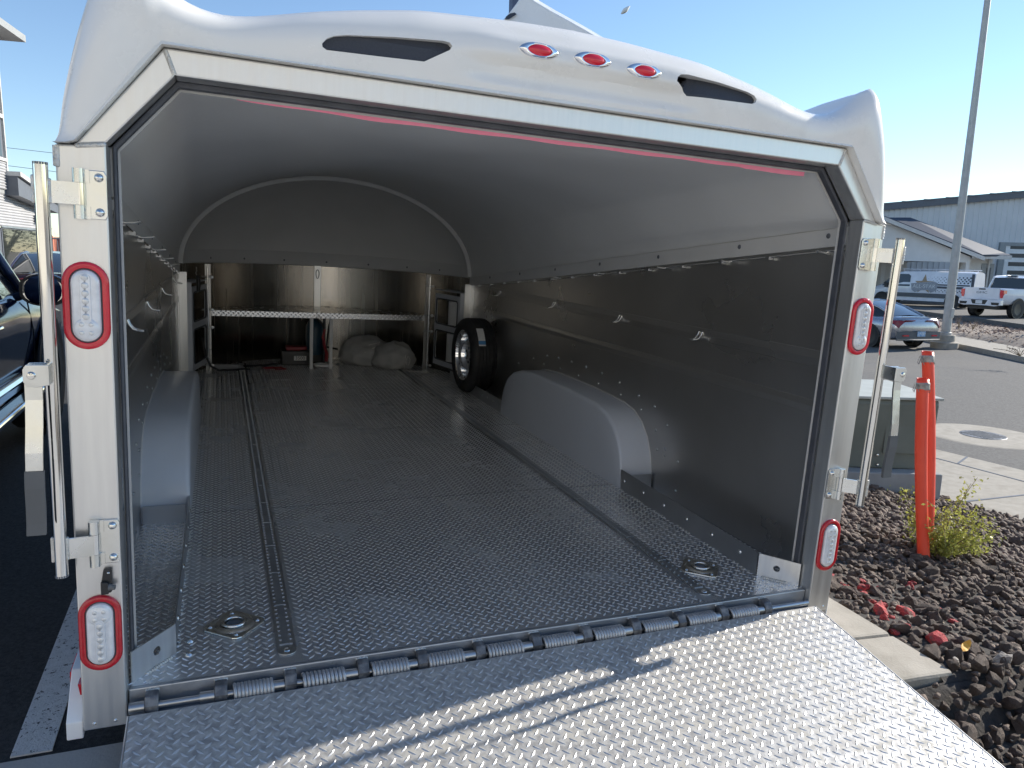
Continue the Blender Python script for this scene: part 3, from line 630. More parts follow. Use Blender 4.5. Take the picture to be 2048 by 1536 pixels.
for sg in (-1, 1):
    b = MB(); b.box(min(sg * 1.127, sg * 1.07), max(sg * 1.127, sg * 1.07), NY - 0.035, NY - 0.028, 0.0, SEAM(NY) - 0.06); b.box(min(sg * 1.1275, sg * 1.1215), max(sg * 1.1275, sg * 1.1215), NY - 0.11, NY - 0.036, 0.0, SEAM(NY) - 0.06)
    b.build('corner_strip', ALU, TR)
# nose rim of the roof shell
b = MB(); G = []
for k in range(41):
    an = math.pi * k / 40; x, y = nose(an, 0.985); xo, yo = nose(an, 0.965); G.append([(x, y, 0.985), (xo, yo, 0.955), (xo, yo, 0.868), (x, y, 0.862)])
b.grid(G); rim = b.build('nose_rim', LIPM, TR, smooth=50)
for an in (0.45, 0.8, 1.15, 1.5, 1.85, 2.2, 2.55): x, y = nose(an, 0.964); MB().lathe([(0.0001, 0.004), (0.009, 0)], (x, y, 0.905), (-math.cos(an), -math.sin(an), 0), 8).build('bolt', DARKT, rim)
# --- roof liner: octagonal at the rear blending into an ellipse at the arch
NU = 81
rear_poly = [(-1.128, SEAM(0) - 0.0), (-1.045, SEAM(0) + 0.01), (-0.905, 1.425), (0.905, 1.425), (1.045, SEAM(0) + 0.01), (1.128, SEAM(0))]
def rs(poly, n):
    P = np.array(poly); d = np.r_[0, np.cumsum(np.linalg.norm(np.diff(P, axis=0), axis=1))]; t_ = np.linspace(0, d[-1], n); return np.c_[np.interp(t_, d, P[:, 0]), np.interp(t_, d, P[:, 1])]
RP = rs([(-1.127, SEAM(0.09))] + [(-1.0525, SEAM(0.09) + 0.012), (-0.915, 1.4225), (-0.6, 1.432), (0, 1.436), (0.6, 1.432), (0.915, 1.4225), (1.0525, SEAM(0.09) + 0.012)] + [(1.127, SEAM(0.09))], NU)
def ell(n, a, z0, h): t_ = np.linspace(math.pi, 0, n); return np.c_[a * np.cos(t_), z0 + h * np.sin(t_)]
AE = ell(NU, 1.127, SEAM(NY), 0.715)
def liner(y):
    t_ = (y - 0.09) / (NY - 0.09); w_ = t_ ** 1.35
    Q = RP * (1 - w_) + AE * w_
    Q[0, 1] = Q[-1, 1] = SEAM(y); Q[:, 1] += 0.0
    return Q
ysl = [0.09, 0.3, 0.55, 0.9, 1.3, 1.8, 2.3, 2.8, 3.3, 3.7, 3.9, NY]
b = MB().grid([[(x, y, z) for x, z in liner(y)] for y in ysl]); b.build('roof_liner', LINER, TR, smooth=60)
G = []
for j in range(16):
    ps = (math.pi / 2) * j / 15; row = []
    for k in range(NU):
        th = math.pi * (1 - k / (NU - 1)); row.append((1.127 * 0.985 * math.cos(th), NY + 0.012 + NB * 0.985 * math.sin(th) * math.sin(ps), 0.90 + 0.68 * math.sin(th) * math.cos(ps)))
    G.append(row)
b = MB().grid(G); b.build('nose_cap_liner', LINER, TR, smooth=60)
G = []
for k in range(NU):
    th = math.pi * (1 - k / (NU - 1)); c_, s_ = math.cos(th), math.sin(th)
    G.append([(1.127 * c_, NY - 0.012, SEAM(NY) + 0.713 * s_), (1.115 * c_, NY - 0.016, SEAM(NY) + 0.70 * s_), (1.095 * c_, NY - 0.012, SEAM(NY) + 0.683 * s_), (1.09 * c_, NY + 0.02, SEAM(NY) + 0.676 * s_)])
b = MB().grid(G); b.build('liner_arch', LIPM, TR, smooth=60)
# --- outer roof with fins, and the rear cap
TOPH = [(0, 1.665), (.15, 1.661), (.25, 1.655), (.4, 1.645), (.55, 1.62), (.65, 1.6), (.75, 1.575), (.82, 1.563), (.87, 1.567), (.92, 1.585), (.97, 1.62), (1.00, 1.648), (1.03, 1.676), (1.045, 1.665), (1.06, 1.62), (1.085, 1.545), (1.112, 1.457), (1.138, 1.35), (1.15, 1.262)]
def dense(P, n):
    P = np.array(P, float); d = np.r_[0, np.cumsum(np.linalg.norm(np.diff(P, axis=0), axis=1))]; t_ = np.linspace(0, d[-1], n)
    return np.c_[np.interp(t_, d, P[:, 0]), np.interp(t_, d, P[:, 1])]
HN = 66
TD = dense(TOPH, HN)
for _ in range(2): TD[1:-1] = (TD[:-2] + 2 * TD[1:-1] + TD[2:]) / 4
BP = np.array([(0, 1.4765), (0.9455, 1.4765), (1.1145, 1.2625), (1.15, 1.2605)])
# bottom points matched to the top by horizontal share along each stretch
BD = np.zeros_like(TD)
for i in range(HN):
    x = TD[i, 0]; f = i / (HN - 1)
    if f < 0.66: xx = 0.9455 * f / 0.66; BD[i] = (xx, 1.4765)
    else:
        g = (f - 0.66) / 0.34; BD[i] = BP[1] + (BP[2] - BP[1]) * min(1, g / 0.93) if g < 0.93 else BP[2] + (BP[3] - BP[2]) * (g - 0.93) / 0.07
TOPF = np.r_[TD[::-1] * [-1, 1], TD[1:]]; BOTF = np.r_[BD[::-1] * [-1, 1], BD[1:]]
NV = 22
Fr = []; Bk = []
for j in range(NV):
    v = j / (NV - 1); Q = BOTF * (1 - v) + TOPF * v; hgt = np.linalg.norm(TOPF - BOTF, axis=1)
    y = -0.014 - 0.030 * np.sin(np.pi * np.clip(v * 0.8, 0, 1)) * smoothstep(0.02, 0.2, hgt) + 0.035 * v ** 6 + 0.018 * v
    y = y - 0.010 * (1 - smoothstep(0.0, 0.05, np.full(len(Q), v)))
    # lamp pocket: a scoop pressed into the face below the three lamps
    pk = smoothstep(-0.33, -0.2, Q[:, 0]) * (1 - smoothstep(0.28, 0.42, Q[:, 0]))
    y = y + 0.016 * pk * smoothstep(1.498, 1.52, Q[:, 1]) * (1 - smoothstep(1.545, 1.562, Q[:, 1])) - 0.006 * pk * smoothstep(1.55, 1.57, Q[:, 1]) * (1 - smoothstep(1.60, 1.625, Q[:, 1]))
    Fr.append(np.c_[Q[:, 0], y, Q[:, 1]]); 
    Qi = Q.copy(); Bk.append(np.c_[Qi[:, 0] * 0.998, np.maximum(y + 0.03, 0.012 if v < 0.2 else y + 0.03), Qi[:, 1] - 0.004 * v])
Fr = np.array(Fr); Bk = np.array(Bk)
def cap_y(x, z):                                    # front surface y of the cap near (x, z)
    d_ = (Fr[:, :, 0] - x) ** 2 + (Fr[:, :, 2] - z) ** 2; k = np.unravel_index(np.argmin(d_), d_.shape); return float(Fr[k][1])
n_, m_ = Fr.shape[0], Fr.shape[1]
V = np.r_[Fr.reshape(-1, 3), Bk.reshape(-1, 3)]; N0 = n_ * m_; Fc = []
for i in range(n_ - 1):
    for j in range(m_ - 1):
        q = (i * m_ + j, i * m_ + j + 1, (i + 1) * m_ + j + 1, (i + 1) * m_ + j); Fc += [q, tuple(N0 + k for k in q[::-1])]
edge = [(0, j) for j in range(m_)] + [(i, m_ - 1) for i in range(1, n_)] + [(n_ - 1, j) for j in range(m_ - 2, -1, -1)] + [(i, 0) for i in range(n_ - 2, 0, -1)]
for e0, e1 in zip(edge, edge[1:] + edge[:1]):
    a_, c_ = e0[0] * m_ + e0[1], e1[0] * m_ + e1[1]; Fc.append((a_, N0 + a_, N0 + c_, c_))
b = MB().add(V, Fc); capo = b.build('rear_cap', WHITE, TR)
VL = [(-0.582, 1.542), (-0.572, 1.553), (-0.555, 1.561), (-0.527, 1.566), (-0.42, 1.575), (-0.307, 1.581), (-0.291, 1.579), (-0.285, 1.572), (-0.29, 1.563), (-0.351, 1.531), (-0.46, 1.530), (-0.572, 1.530), (-0.581, 1.535)]
VR = [(0.335, 1.562), (0.338, 1.573), (0.349, 1.581), (0.373, 1.584), (0.48, 1.577), (0.581, 1.564), (0.605, 1.556), (0.612, 1.547), (0.608, 1.538), (0.595, 1.532), (0.48, 1.531), (0.38, 1.532)]
cut = MB(); cut.py(VL, -0.2, 0.2); cut.py(VR, -0.2, 0.2); co = cut.build('cutter', None)
bm_ = capo.modifiers.new('cut', 'BOOLEAN'); bm_.operation = 'DIFFERENCE'; bm_.solver = 'EXACT'; bm_.object = co
dg = bpy.context.evaluated_depsgraph_get(); me2 = bpy.data.meshes.new_from_object(capo.evaluated_get(dg)); capo.modifiers.clear(); old = capo.data; capo.data = me2; me2.name = 'rear_cap'; bpy.data.objects.remove(co)
me2.polygons.foreach_set('use_smooth', [True] * len(me2.polygons)); me2.set_sharp_from_angle(angle=math.radians(42))
if not me2.materials: me2.materials.append(WHITE)
for q in (VL, VR):                                   # mesh set back in the opening, folded along its length
    cx = sum(p[0] for p in q) / len(q); lo = [(x, z) for x, z in q]
    yb = cap_y(cx, 1.55); zs = sorted(p[1] for p in q); zm = zs[0] + 0.42 * (zs[-1] - zs[0])
    b = MB(); xs = np.linspace(min(p[0] for p in q) - 0.06, max(p[0] for p in q) + 0.03, 16)
    b.grid([[(x, cap_y(x, 1.545) + 0.009, zs[0] - 0.012), (x, cap_y(x, 1.55) + 0.010, zm), (x, cap_y(x, 1.55) + 0.026, (zs[-1] + 0.010 if min(p[0] for p in q) < x < max(p[0] for p in q) else zs[-1] - 0.012))] for x in xs]); b.build('roof_vent_mesh', MESHB, TR)
# three marker lamps on the cap
for cx, cz in ((-0.111, 1.5855), (0.037, 1.586), (0.188, 1.581)):
    yb = cap_y(cx, cz) - 0.001; G = []
    for t_, sc in ((0.0, 1.0), (0.004, 0.97), (0.008, 0.8), (0.0075, 0.62), (0.004, 0.6)):
        G.append([(cx + 0.053 * sc * math.copysign(abs(math.cos(a_)) ** 0.9, math.cos(a_)), yb - t_, cz + 0.0185 * sc * math.copysign(abs(math.sin(a_)) ** 1.25, math.sin(a_)) * (1.12 if sc < .7 else 1)) for a_ in np.linspace(0, 2 * math.pi, 41)])
    mk = MB().grid(G).build('marker_lamp', CHROME, TR, smooth=60)
    G = [[(cx + 0.0315 * math.cos(ph) * math.cos(a_), yb - 0.0045 - 0.009 * math.sin(ph), cz + 0.0135 * math.cos(ph) * math.sin(a_)) for a_ in np.linspace(0, 2 * math.pi, 33)] for ph in np.linspace(0, math.pi / 2, 7)]
    MB().grid(G).build('lens', REDL, mk, smooth=60)
# roof skin
def roof_sec(y):
    w_ = float(smoothstep(0.05, 1.4, y)); sm = np.c_[TOPF[:, 0], TOPF[:, 1]].copy(); ax = np.abs(sm[:, 0])
    fl = np.interp(ax, [0, .4, .8, 1.0, 1.1, 1.15], [1.66, 1.645, 1.56, 1.46, 1.36, 1.262]); Q = TOPF.copy(); Q[:, 1] = TOPF[:, 1] * (1 - w_) + fl * w_
    t_ = y / NY; E_ = np.c_[1.15 * np.cos(np.linspace(math.pi, 0, len(Q))), SEAM(NY) + 0.745 * np.sin(np.linspace(math.pi, 0, len(Q)))]; k = float(smoothstep(0.2, 1, t_)); Q = Q * (1 - k) + E_ * k
    Q[0] = (-1.15, SEAM(y)); Q[-1] = (1.15, SEAM(y)); return Q
y_top = float(Bk[-1][len(TOPF) // 2][1])
b = MB().grid([[(x, y, z - 0.006) for x, z in roof_sec(y)] for y in (y_top - 0.015, 0.1, 0.2, 0.35, 0.55, 0.8, 1.1, 1.5, 2.0, 2.6, 3.2, 3.7, NY)])
G = []
for j in range(14):
    ps = (math.pi / 2) * j / 13; G.append([(1.15 * math.cos(th), NY + 1.2 * math.sin(th) * math.sin(ps), SEAM(NY) + 0.739 * math.sin(th) * math.cos(ps)) for th in np.linspace(math.pi, 0, 60)])
b.grid(G); b.build('roof_shell', WHITE, TR, smooth=50)
# --- rear frame
for sg in (-1, 1):
    X = lambda v: sg * v
    b = MB(); b.py([(X(1.057), -0.0783), (X(1.15), -0.0783), (X(1.15), 1.258), (X(1.1145), 1.2605), (X(1.057), 1.2685)], 0.0, 0.06); post = b.build('frame_post', ALU, TR, bevel=0.004)
    b = MB(); b.py([(X(1.0568), 1.2695), (X(1.1135), 1.2615), (X(0.9435), 1.4735), (X(0.924), 1.4202)], 0.001, 0.06); b.build('frame_corner', ALU, TR, bevel=0.004)
    # weld beads at the joints
    def bead(p, q, n, r=0.0055):
        b = MB(); d = Vector(q) - Vector(p)
        for k in range(n):
            c_ = Vector(p) + d * (k + .5) / n; b.lathe([(0.0001, 0.0035), (r * .75, 0.0025), (r, 0)], c_, (0, -1, 0.35), 8)
        return b
    w = bead((X(1.06), 0, 1.2665), (X(1.112), 0, 1.259), 14); wo = w.build('weld', WELD, post, smooth=60)
    w = bead((X(0.925), 0, 1.424), (X(0.942), 0, 1.47), 11); w.build('weld', WELD, post, smooth=60)
    b = MB(); b.box(min(X(1.149), X(1.1545)), max(X(1.149), X(1.1545)), 0.002, 0.05, 1.215, 1.256)
    for k in range(9): b.lathe([(0.0001, 0.004), (0.004, 0.003), (0.005, 0)], (X(1.146), 0.0, 1.217 + k * 0.0045), (0, -1, 0), 7)
    b.build('weld', WELD, post, smooth=50)
    for cx_ in (1.082, 1.126): MB().lathe([(0.0001, 0.003), (0.0045, 0)], (X(cx_), 0, -0.062), (0, -1, 0), 8).build('screw', ZINC, post)
    # skirt end beside the post foot
    b = MB(); b.px([(0.006, -0.10), (2.0, -0.10), (2.0, 0.03), (0.10, 0.03), (0.006, -0.055)], X(1.151), X(1.186 if sg < 0 else 1.157)); b.build('side_skirt', WHITEB, TR, bevel=0.003)
    e_ = 1.186 if sg < 0 else 1.157; MB().px([(0.10, -0.04), (0.19, -0.04), (0.19, 0.022), (0.10, 0.022)], X(e_), X(e_ + .004)).build('side_reflector', REDD, TR)
    if sg < 0: MB().py([(X(1.152), 0.0), (X(1.158), 0.0), (X(1.162), 0.028), (X(1.152), 0.028)], 0.03, 0.06).build('side_reflector', REDD, TR)
b = MB(); b.py([(-0.9425, 1.4741), (0.9425, 1.4741), (0.9233, 1.421), (-0.9233, 1.421)], 0.0, 0.06); b.build('frame_header', ALU, TR, bevel=0.004)
# seal round the opening, then the pale edge of the liner
ip = [(-1.057, -0.03), (-1.057, 1.2695), (-0.924, 1.42), (0.924, 1.42), (1.057, 1.2695), (1.057, -0.03)]
def inset(P, d):
    k = []
    for x, z in P: k.append((x - math.copysign(d, x) if abs(x) > 1 else x - math.copysign(d * .45, x), z - (d if z > 1.4 else (d * 0.42 if z > 1 else 0))))
    return k
def uring(P0, P1, y0, y1):
    b = MB(); n = len(P0); V = [(x, y0, z) for x, z in P0] + [(x, y0, z) for x, z in P1] + [(x, y1, z) for x, z in P0] + [(x, y1, z) for x, z in P1]; F = []
    for i in range(n - 1): F += [(i, i + 1, n + i + 1, n + i), (2 * n + i, 3 * n + i, 3 * n + i + 1, 2 * n + i + 1), (i, 2 * n + i, 2 * n + i + 1, i + 1), (n + i, n + i + 1, 3 * n + i + 1, 3 * n + i)]
    F += [(0, n, 3 * n, 2 * n), (n - 1, 3 * n - 1, 4 * n - 1, 2 * n - 1)]
    return b.add(V, F)
uring(inset(ip, -0.004), inset(ip, 0.012), 0.0605, 0.084).build('door_seal', SEAL, TR, bevel=0.004)
uring(inset(ip, 0.0), inset(ip, 0.0165), 0.0845, 0.0875).build('liner_edge', TRIM, TR)
b = MB(); G = []
for k in range(60):
    x = -0.80 + 1.675 * k / 59; h_ = 0.0085 * min(1, (k + 1) / 12) + (0.004 if k > 50 else 0) + 0.0012 * math.sin(k * .7); G.append([(x, 0.0885, 1.4055), (x, 0.0905, 1.4055 - h_ - 0.002), (x, 0.0915, 1.4055 - h_ - 0.002), (x, 0.0905, 1.4065)])
b.grid(G); b.build('header_tape', PINK, TR)
# --- lamps
def stad(cx, cz, w, h, n=14):
    r = w / 2; P = []
    for k in range(n + 1): a_ = math.pi * k / n; P.append((cx + r * math.cos(a_), cz + (h / 2 - r) + r * math.sin(a_)))
    for k in range(n + 1): a_ = math.pi + math.pi * k / n; P.append((cx + r * math.cos(a_), cz - (h / 2 - r) + r * math.sin(a_)))
    return P
def layers(S_): return MB().grid([[(x, y, z) for x, z in s_ + s_[:1]] for y, s_ in S_])
for sg in (-1, 1):
    for cz, up in ((0.93, True), (0.171, False)):
        cx = sg * 1.1045
        b = layers([(-0.0005, stad(cx, cz, .0885, .187)), (-0.006, stad(cx, cz, .0885, .187)), (-0.0085, stad(cx, cz, .085, .1835)), (-0.0095, stad(cx, cz, .074, .172)), (-0.0075, stad(cx, cz, .062, .160)), (-0.003, stad(cx, cz, .0605, .1585))])
        tl = b.build('tail_light', REDL if up else REDD, TR, smooth=50)
        b = layers([(-0.0030, stad(cx, cz, .0605, .1585)), (-0.0065, stad(cx, cz, .0600, .158)), (-0.0065, stad(cx, cz, .0560, .154)), (-0.004, stad(cx, cz, .0555, .1535))]); b.build('grommet', SEAL, tl, smooth=50)
        b = layers([(-0.0045, stad(cx, cz, .0550, .153)), (-0.0105, stad(cx, cz, .0545, .1525)), (-0.0135, stad(cx, cz, .050, .148)), (-0.0145, stad(cx, cz, .036, .134)), (-0.0146, stad(cx, cz, .004, .104))]); b.build('lens', CLEARL, tl, smooth=60)
        z0 = cz - 0.048 if up else cz + 0.048; dz = 1 if up else -1
        b = layers([(-0.0146, stad(cx, cz + dz * 0.016, .021, .105)), (-0.0172, stad(cx, cz + dz * 0.016, .0195, .1035)), (-0.0173, stad(cx, cz + dz * 0.016, .002, .086))]); b.build('lens_window', CLEARL, tl, smooth=50)
        for k in range(6): MB().lathe([(0.0001, 0.0012), (0.0062, 0.0009), (0.0072, 0)], (cx, -0.0172, cz + dz * (-0.022 + k * 0.0165)), (0, -1, 0), 12).build('led', LED, tl, smooth=60)
        MB().lathe([(0.0001, 0.002), (0.021, 0.002), (0.0235, 0)], (cx, -0.0145, z0 - dz * 0.0), (0, -1, 0), 24).build('reverse_lens', CLEARL, tl, smooth=50)
        for dx_ in (-.009, .009):
            for dz_ in (-.009, .009): MB().lathe([(0.0001, 0.0012), (0.004, 0.0009), (0.0052, 0)], (cx + dx_, -0.0165, z0 + dz_), (0, -1, 0), 10).build('led', LED, tl, smooth=60)
# --- door-bar hinges, bars and levers
for sg in (-1, 1):
    X = lambda v: sg * v
    PXB, PYB = (1.152, -0.064) if sg > 0 else (-1.171, -0.030)
    bar = MB().tube([(PXB, PYB, 0.332), (PXB, PYB, 1.217)], 0.0135, 18, caps=False).build('locking_bar', STEEL, TR, smooth=60)
    b = MB()
    for z, e in ((0.3322, 1), (1.2168, -1)): b.lathe([(0.0136, -0.001 * e), (0.0136, 0.004 * e), (0.0095, 0.004 * e), (0.0095, 0.03 * e), (0.0001, 0.03 * e)], (PXB, PYB, z), (0, 0, 1), 18)
    b.build('bar_end', DARKT, bar, smooth=40)
    for z0, z1 in ((1.112, 1.212), (0.342, 0.447)):
        b = MB(); P = [(X(1.0575), z0 + .008), (X(1.0625), z0), (X(1.102), z0), (X(1.102), z1), (X(1.0625), z1), (X(1.0575), z1 - .008)]; b.py(P, -0.0055, -0.0005); hl = b.build('hinge', ZINC, TR, bevel=0.0015)
        b = MB(); zt = (z1 - z0)
        for a_, c_ in ((z0, z0 + zt * .26), (z0 + zt * .735, z1)):
            b = MB(); b.tube([(X(1.108), -0.012, a_ - .001), (X(1.108), -0.012, c_ + .001)], 0.0115, 16); b.py([(X(1.089), a_), (X(1.104), a_), (X(1.104), c_), (X(1.089), c_)], -0.010, -0.002); b.build('hinge_knuckle', ZINC, hl, smooth=40)
        b = MB(); zm0, zm1 = z0 + zt * .275, z0 + zt * .72
        b.tube([(X(1.108), -0.012, zm0), (X(1.108), -0.012, zm1)], 0.0115, 16); 
        b.build('arm_knuckle', STEEL, hl, smooth=40)
        b = MB()
        K0 = np.array([X(1.108), -0.0125 - 0.0095]); K1 = np.array([PXB, PYB]) ; ad = K1 - K0; K1 = K1 - ad / np.linalg.norm(ad) * 0.0125; an_ = np.array([-ad[1], ad[0]]) / np.linalg.norm(ad) * 0.0026
        b.pz([tuple(K0 - an_), tuple(K1 - an_), tuple(K1 + an_), tuple(K0 + an_)], zm0, zm1); b.build('hinge_arm', ZINC, hl)
        b = MB(); e1 = K1 + ad / np.linalg.norm(ad) * 0.0265; b.box(e1[0] - .0035, e1[0] + .0035, e1[1] - .005, e1[1] + .005, zm0 - .004, zm1 + .008); b.build('weld', WELD, bar, bevel=0.003); MB().box(K1[0] - .0045, K1[0] + .0045, K1[1] - .006, K1[1] + .006, zm0 - .002, zm1 + .004).build('weld', WELD, bar, bevel=0.003)
        for zb in (z0 + .0145, z1 - .0145): MB().lathe([(0.0001, 0.0075), (0.0045, 0.0068), (0.0078, 0.0042), (0.0092, 0.0)], (X(1.072), -0.0055, zb), (0, -1, 0), 16).build('bolt', STEEL, hl, smooth=60)
    # lever
    LX, LY = (PXB - X(1.175), PYB + 0.042)
    if sg > 0: LX -= 0.005; LY -= 0.016
    Mv = Matrix.Translation((LX, LY, 0))
    b = MB(); P = [(X(1.224), 0.765), (X(1.228), 0.752), (X(1.24), 0.746), (X(1.247), 0.752), (X(1.247), 0.79), (X(1.24), 0.797), (X(1.205), 0.797), (X(1.205), 0.755), (X(1.222), 0.755)]
    P = [(X(1.172), 0.772), (X(1.193), 0.768), (X(1.209), 0.770), (X(1.215), 0.780), (X(1.215), 0.805), (X(1.209), 0.815), (X(1.172), 0.815)]
    b.py(P, -0.094, -0.088); b.py(P, -0.069, -0.064); b.box(min(X(1.169), X(1.1745)), max(X(1.169), X(1.1745)), -0.0938, -0.048, 0.7722, 0.8148); cl = b.build('lever_clevis', ZINC, bar, bevel=0.001); cl.data.transform(Mv)
    MB().lathe([(0.0001, 0.006), (0.006, 0.005), (0.0085, 0.0)], (X(1.200), -0.094, 0.793), (0, -1, 0), 14).build('pivot_bolt', STEEL, bar, smooth=50).data.transform(Mv)
    prof = [(1.200, 0.808), (1.200, 0.74), (1.201, 0.685), (1.203, 0.63), (1.204, 0.590)]
    yp = [-0.078, -0.080, -0.086, -0.092, -0.093]
    b = MB(); G = []
    for (xx, zz_), y_ in zip(prof, yp): G.append([(X(xx - .0155), y_ - .0025, zz_), (X(xx + .0155), y_ - .0025, zz_), (X(xx + .0155), y_ + .0025, zz_), (X(xx - .0155), y_ + .0025, zz_), (X(xx - .0155), y_ - .0025, zz_)])
    b.grid(G); b.build('lever', ZINC, bar).data.transform(Mv)
    pg = [(1.204, 0.592), (1.205, 0.555), (1.206, 0.515), (1.207, 0.475), (1.208, 0.450)]; yg = [-0.093, -0.093, -0.088, -0.086, -0.087]
    b = MB(); G = []
    for (xx, zz_), y_ in zip(pg, yg): G.append([(X(xx - .0175), y_ - .0045, zz_), (X(xx + .0175), y_ - .0045, zz_), (X(xx + .0175), y_ + .0045, zz_), (X(xx - .0175), y_ + .0045, zz_), (X(xx - .0175), y_ - .0045, zz_)])
    b.grid(G); b.box(min(X(1.1905), X(1.2255)), max(X(1.1905), X(1.2255)), -0.0915, -0.0825, 0.4498, 0.4502); b.build('lever_grip', GREYP, bar).data.transform(Mv)
# small black latch on the left post
b = MB(); b.py([(-1.098, 0.272), (-1.079, 0.272), (-1.076, 0.278), (-1.076, 0.330), (-1.093, 0.330), (-1.098, 0.30)], -0.012, -0.0005); b.py([(-1.0985, 0.2725), (-1.0825, 0.2725), (-1.0825, 0.300), (-1.0985, 0.303)], -0.021, -0.0122); la = b.build('plate_lamp', BLACK, TR, bevel=0.002)
MB().lathe([(0.0001, 0.012), (0.006, 0.012), (0.0075, 0.002), (0.0085, 0)], (-1.0815, -0.015, 0.288), (1, -0.3, 0), 12).build('lamp_lens', GREYP, la, smooth=50)
MB().lathe([(0.0001, 0.002), (0.003, 0)], (-1.083, -0.0125, 0.321), (0, -1, 0), 8).build('screw', ZINC, la)
# --- sill, hinge lugs, springs, ramp
b = MB(); b.box(-1.0545, 1.0545, 0.0205, 0.0335, -0.075, 0.0005); b.box(-1.0545, 1.0545, -0.025, 0.02, -0.08, -0.062); b.build('sill', SILL, TR, bevel=0.003)
SPX = [(-0.823, -0.715), (-0.656, -0.534), (-0.476, -0.364), (-0.321, -0.205), (-0.147, -0.025), (0.029, 0.145), (0.196, 0.312), (0.369, 0.488), (0.535, 0.655), (0.703, 0.825)]
for k, (xa, xb) in enumerate(SPX):
    n = 11; pts = []
    for q in range(n * 14 + 1):
        t_ = q / 14; an = 2 * math.pi * t_; pts.append((xa + 0.006 + (xb - xa - 0.012) * t_ / n, -0.008 + 0.0195 * math.cos(an), -0.0335 + 0.0195 * math.sin(an)))
    MB().tube(pts, 0.005, 6).build('torsion_spring', SPRING, TR, smooth=70)
b = MB().tube([(-1.045, -0.006, -0.0345), (1.045, -0.006, -0.0345)], 0.0085, 10); b.build('hinge_rod', ALUD, TR, smooth=60)
for k, xa in enumerate([-0.862, -0.695, -0.508, -0.345, -0.176, 0.0, 0.166, 0.338, 0.505, 0.672, 0.85, -1.018]):
    b = MB(); b.px([(0.0205, -0.010), (0.012, -0.004), (-0.008, -0.008), (-0.022, -0.026), (-0.022, -0.056), (0.0205, -0.058)], xa, xa + 0.030); hh = b.build('ramp_hinge', HINGEB, TR, bevel=0.003)
    b = MB()
    for q in range(5): b.lathe([(0.0001, 0.0045), (0.004, 0.003), (0.0052, 0)], (xa + 0.003 + q * 0.006, 0.0205, -0.009 + 0.0015 * (q % 2)), (0, -1, .5), 7)
    b.build('weld', WELD, hh, smooth=60)
    b = MB(); b.tube([(xa - 0.034, -0.006, -0.0335), (xa - 0.001, -0.006, -0.0335)], 0.0135, 10); b.build('hinge_sleeve', ALUD, hh, smooth=50)
SL = 0.165; ramp_a = math.atan(SL)
MR = np.array([[1, 0, 0, 0], [0, math.cos(ramp_a), -math.sin(ramp_a), -0.036], [0, math.sin(ramp_a), math.cos(ramp_a), -0.033], [0, 0, 0, 1]])
MRm = Matrix(MR.tolist()); RL = 1.93
b = MB(); b.box(-1.048, 1.048, -RL, 0, -0.006, 0, MRm); RAMP = b.build('ramp', RAMPM, TR)
b = MB()
for sg in (-1, 1): b = MB(); b.box(min(sg * 1.0485, sg * 1.053), max(sg * 1.0485, sg * 1.053), -RL, 0.0, -0.045, 0.0015, MRm); b.box(min(sg * 1.0, sg * 1.048), max(sg * 1.0, sg * 1.048), -RL, -0.03, -0.045, -0.0065, MRm); b.build('ramp_edge', ALU, RAMP, bevel=0.002)
P, a = lattice(-1.04, 1.04, -1.915, -0.008, 0.0165)
lugs(P, a, 0.026, 0.0068, 0.0019, 'tread_pattern', RAMPL, RAMP, MR)
# --- shelf across the nose
SH_Z = 0.455
b = MB(); a0 = math.asin((4.6 - NY) / NB / 0.97)
arc = [nose(t_, 0.97) for t_ in np.linspace(a0, math.pi - a0, 30)]
b.pz(arc, SH_Z + 0.028, SH_Z + 0.034); sh = b.build('shelf', BULK, TR)
b = MB(); b.box(-0.925, 0.885, 4.592, 4.599, SH_Z - 0.012, SH_Z + 0.034); fe = b.build('shelf_front', FLOORM, TR)
P, a = lattice(-0.915, 0.875, -0.004, 0.034, 0.019)
MS = np.array([[1, 0, 0, 0], [0, 0, -1, 4.592], [0, 1, 0, SH_Z], [0, 0, 0, 1]])
lugs(P, a, 0.030, 0.010, 0.005, 'tread_pattern', CHROME, fe, MS)
for x in (-0.117, 0.049): b = MB(); b.box(x - 0.013, x + 0.013, 4.612, 4.638, 0.0, SH_Z - 0.0); b.build('shelf_leg', WHITEB, TR)
for x in (-0.935, 0.885):
    rod = MB().tube([(x, 4.50, 0.0), (x, 4.50, 0.84)], 0.0075, 10).build('shelf_rod', STEEL, TR, smooth=60)
    for z in (0.05, 0.36, 0.50, 0.76): b = MB(); b.tube([(x - .045, 4.505, z), (x + .045, 4.505, z)], 0.006, 7); b.lathe([(0.0001, .012), (.012, .01), (.013, 0)], (x + 0.03, 4.495, z), (0, -1, 0), 8); b.build('rod_bracket', ALUD, rod, smooth=50)
    b = MB(); b.box(x - 0.022, x + 0.022, 4.56, 4.575, 0, 0.86); b.build('shelf_upright', WALLM, TR, bevel=0.002)
